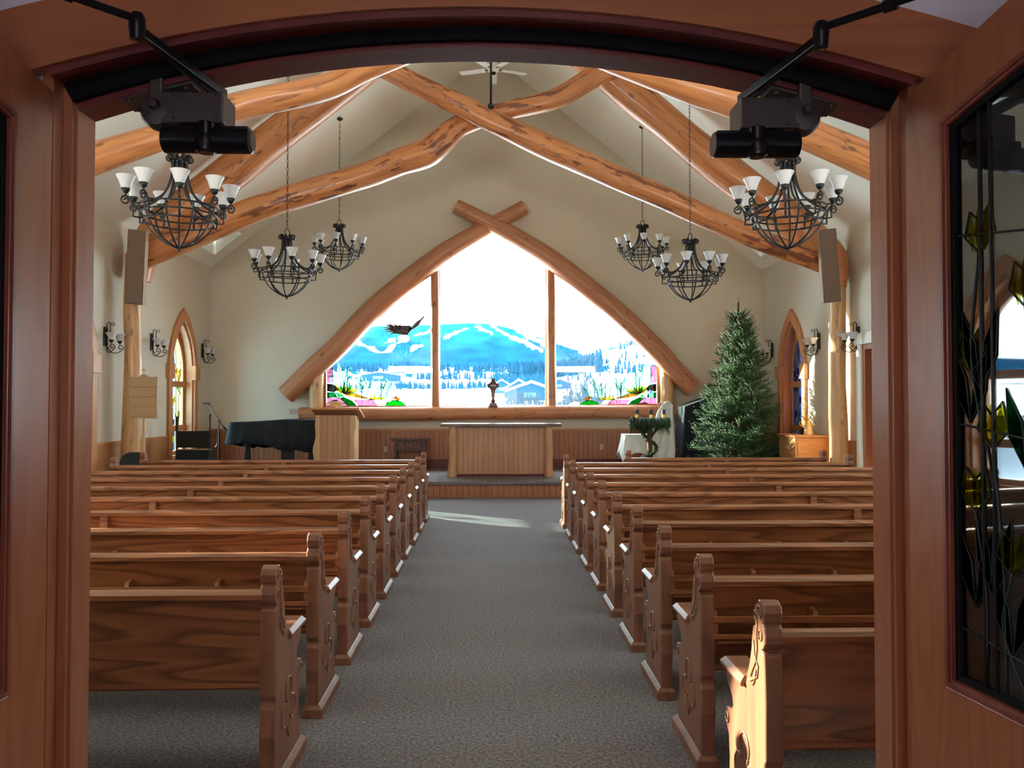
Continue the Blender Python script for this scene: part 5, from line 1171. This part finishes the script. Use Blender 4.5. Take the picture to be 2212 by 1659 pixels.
def cabinet():
    t = thing('low_cabinet', 'low knotty pine cabinet against the right wall, beside the Christmas tree', 'cabinet', (5.36, 13.25, 0))
    MB().box(-.30, .28, -.36, .36, 0, 1.045).build('body', 'pine', t, bevel=.004)
    MB().box(-.33, .285, -.40, .40, 1.045, 1.08).build('top', 'trim_wood', t, bevel=.006)
    MB().box(-.26, .24, -.372, -.36, .08, .98).build('door', 'pine', t, bevel=.004)
    a = thing('angel_figurine', 'gilt wire-winged angel figurine glowing in the sun on the pine cabinet', 'figurine', (5.40, 13.15, 1.082))
    MB().lathe([(.085, 0), (.07, .08), (.045, .18), (.028, .235), (.02, .25)], n=18).build('robe', 'gold_cloth', a, smooth='auto')
    MB().lathe([(.0, .235), (.022, .25), (.028, .272), (.02, .295), (0, .305)], n=14).build('head', 'gold_cloth', a, smooth=True)
    MB().tube([(.03 * math.cos(q * PI / 8), .03 * math.sin(q * PI / 8), .315) for q in range(17)], .003, 5, cap=False).build('halo', 'gold', a)
    for s in (-1, 1):
        w = MB()
        for r_ in (1.0, .8, .6, .4): w.tube([(s * (.02 + .11 * r_ * (1 - math.cos(q * PI / 8)) / 2 * 1.2), .02, .19 + .05 * r_ * math.sin(q * PI / 8)) for q in range(17)], .003, 5, cap=False)
        for q in range(6): w.tube([(s * .02, .02, .19), (s * (.05 + .015 * q), .02, .245 - .02 * q)], .002, 4)
        w.build('wing', 'gold', a)
    for s in (-1, 1): MB().tube([(s * .03, 0, .20), (s * .055, -.03, .16), (s * .01, -.06, .17)], .010, 8).build('arm', 'gold_cloth', a, smooth=True)
    k = thing('small_black_box', 'small black box on the pine cabinet, left of the gilt angel', 'box', (5.42, 13.42, 1.082)); MB().box(-.05, .05, -.03, .03, 0, .10).build('body', 'panel_k', k, bevel=.005); MB().lathe([(.0, -.034), (.02, -.034), (.02, -.03)], (0, 0, .055), 12, 'Y').build('dial', 'bronze', k)
M['gold_cloth'] = mat('pale_gold', (0.80, 0.55, 0.24), 0.45, metal=.2)
cabinet()

# ================================================================ CHRISTMAS TREE
def spruce():
    t = thing('christmas_tree', 'bushy undecorated spruce standing at the right end of the platform', 'tree', (4.47, 13.95, PZ))
    R = np.random.RandomState(5); H = 3.18
    tr = MB().tube([(0.02 * math.sin(i), 0.015 * math.cos(i * 2), H * i / 12) for i in range(13)], [.06 * (1 - i / 13) + .006 for i in range(13)], 10).build('trunk', 'bark', t, smooth='auto')
    V = []; F = []; BV = MB()
    def twig(p, d, L, n):       # a bottle-brush twig: needles all round
        d = d / np.linalg.norm(d); a = np.cross(d, [0.3, 0.2, 0.93]); a /= np.linalg.norm(a) + 1e-9; b = np.cross(d, a)
        s = (np.arange(n) + R.rand(n)) / n; ang = np.arange(n) * 2.4 + R.rand(n)
        base = p[None] + d[None] * (s * L)[:, None] + np.array([0, 0, .10 * L])[None] * (s ** 2)[:, None]
        rad = a[None] * np.cos(ang)[:, None] + b[None] * np.sin(ang)[:, None]
        ln = .026 * (1 - .35 * s)[:, None]
        tip = base + (rad * .85 + d[None] * .75) * ln
        w = np.cross(rad, d) * .0046
        o = len(V) * 1
        arr = np.stack([base - w, base + w, tip], 1).reshape(-1, 3); V.append(arr)
    nb = 0
    z = .12
    while z < H - .28:
        f = z / H; Rm = 1.03 * (1 - f) ** .82 * (.98 if f > .12 else .86 + f)
        k = int(9 + 9 * (1 - f))
        for i in range(k):
            az = R.rand() * 2 * math.pi; L = max(.10, Rm * (.72 + .36 * R.rand())); up = .12 + .62 * f + .15 * R.randn()
            d = np.array([math.cos(az), math.sin(az), up]); d /= np.linalg.norm(d); p0 = np.array([0, 0, z + .05 * R.randn()])
            # clamp inside the corner
            ex = 4.47 + d[0] * L; 
            if ex > 5.50: L *= (5.50 - 4.47) / (ex - 4.47)
            if z < .95 and d[0] > 0.25 and d[1] < -0.1: L = min(L, .42 / d[0] if d[0] * .30 > -d[1] * .55 else L, max(.35, .34 / -d[1]) if True else L)
            pe = p0 + d * L
            BV.tube([tuple(p0), tuple(p0 + d * L * .5 - np.array([0, 0, .03 * L])), tuple(pe)], [.010, .007, .003], 4, cap=False)
            m = max(3, int(L / .055))
            for q in range(m):
                s = (.25 + .75 * (q + .5) / m) if L > .35 else (q + .5) / m; pp = p0 + d * L * s
                side = np.cross(d, [0, 0, 1]); side /= np.linalg.norm(side); sg = -1 if q % 2 else 1
                td = d * .75 + side * sg * (.75 + .2 * R.randn()) + np.array([0, 0, .10 + .25 * R.randn()])
                twig(pp, td, (.10 + .16 * (1 - s)) * (.75 + .5 * R.rand()), 26)
                if q % 2: twig(pp, d * .7 + np.array([0, 0, .8]) + .2 * R.randn(3), .09 + .05 * R.rand(), 16)
            twig(p0 + d * L * .86, d + .1 * R.randn(3), .16, 30)
            nb += 1
        z += .062
    # leader with sparse upright shoots
    for dx, dy, dz, L, zz in ((0.01, 0, 1, .42, H - .34), (-.35, .05, 1, .28, H - .42), (.45, 0, 1, .24, H - .44), (-.6, 0, .9, .22, H - .55), (.75, .1, .8, .22, H - .62), (.1, .6, .9, .2, H - .5), (.2, -.6, .9, .2, H - .55)):
        d = np.array([dx, dy, dz]); twig(np.array([0, 0, zz]), d, L, int(L * 90)); d = d / np.linalg.norm(d); BV.tube([(0, 0, zz), tuple(np.array([0, 0, zz]) + d * L)], [.006, .003], 5, cap=False)
    arr = np.concatenate(V); n = len(arr); me = bpy.data.meshes.new('needles'); me.vertices.add(n); me.vertices.foreach_set('co', arr.ravel().astype(np.float32))
    me.loops.add(n); me.loops.foreach_set('vertex_index', np.arange(n, dtype=np.int32)); me.polygons.add(n // 3); me.polygons.foreach_set('loop_start', np.arange(0, n, 3, dtype=np.int32)); me.update(calc_edges=True); me.validate()
    me.materials.append(M['needle']); o = bpy.data.objects.new('foliage', me); COL.objects.link(o); o.parent = t
    BV.build('branches', 'bark', t, fix=False)
    print('needles', n // 3)
spruce()

# ================================================================ CEILING FAN AND ROD
def fan():
    t = thing('ceiling_fan', 'white five-blade ceiling fan near the ridge, partly cut by the arched head', 'fan', (0.02, 14.1, 7.72))
    MB().tube([(0, 0, .1), (0, 0, roof(0.02) - 7.72)], .018, 10).build('down_rod', 'white', t, smooth=True)
    MB().lathe([(.0, -.06), (.05, -.055), (.10, -.03), (.12, .03), (.10, .09), (.04, .12), (0, .12)], n=24).build('motor', 'white', t, smooth='auto')
    MB().lathe([(.0, -.10), (.04, -.09), (.05, -.06)], n=16).build('cap', 'iron', t, smooth=True)
    for i in range(5):
        a = math.radians(90 + 72 * i - 90 + 18); u = Vector((math.cos(a), math.sin(a), 0)); v = Vector((-math.sin(a), math.cos(a), .12))
        b = MB().obox(u * .40 + Vector((0, 0, .0)), u * .24, v * .065, (0, 0, .005)).build('blade', 'white', t, bevel=.003)
        MB().obox(u * .13, u * .06, v * .015, (0, 0, .004)).build('blade_iron', 'iron', b)
fan()
t = thing('hanging_rod', 'black steel rod ending in a ball, hanging before the log crossing', 'rod', (-0.02, 11.45, 6.03))
MB().tube([(0, 0, .0), (0, 0, roof(-.02) - 6.03)], .017, 10).build('rod', 'iron', t, smooth=True); MB().lathe([(.0, -.05), (.035, -.035), (.05, 0), (.035, .035), (0, .05)], n=18).build('ball', 'iron', t, smooth=True)
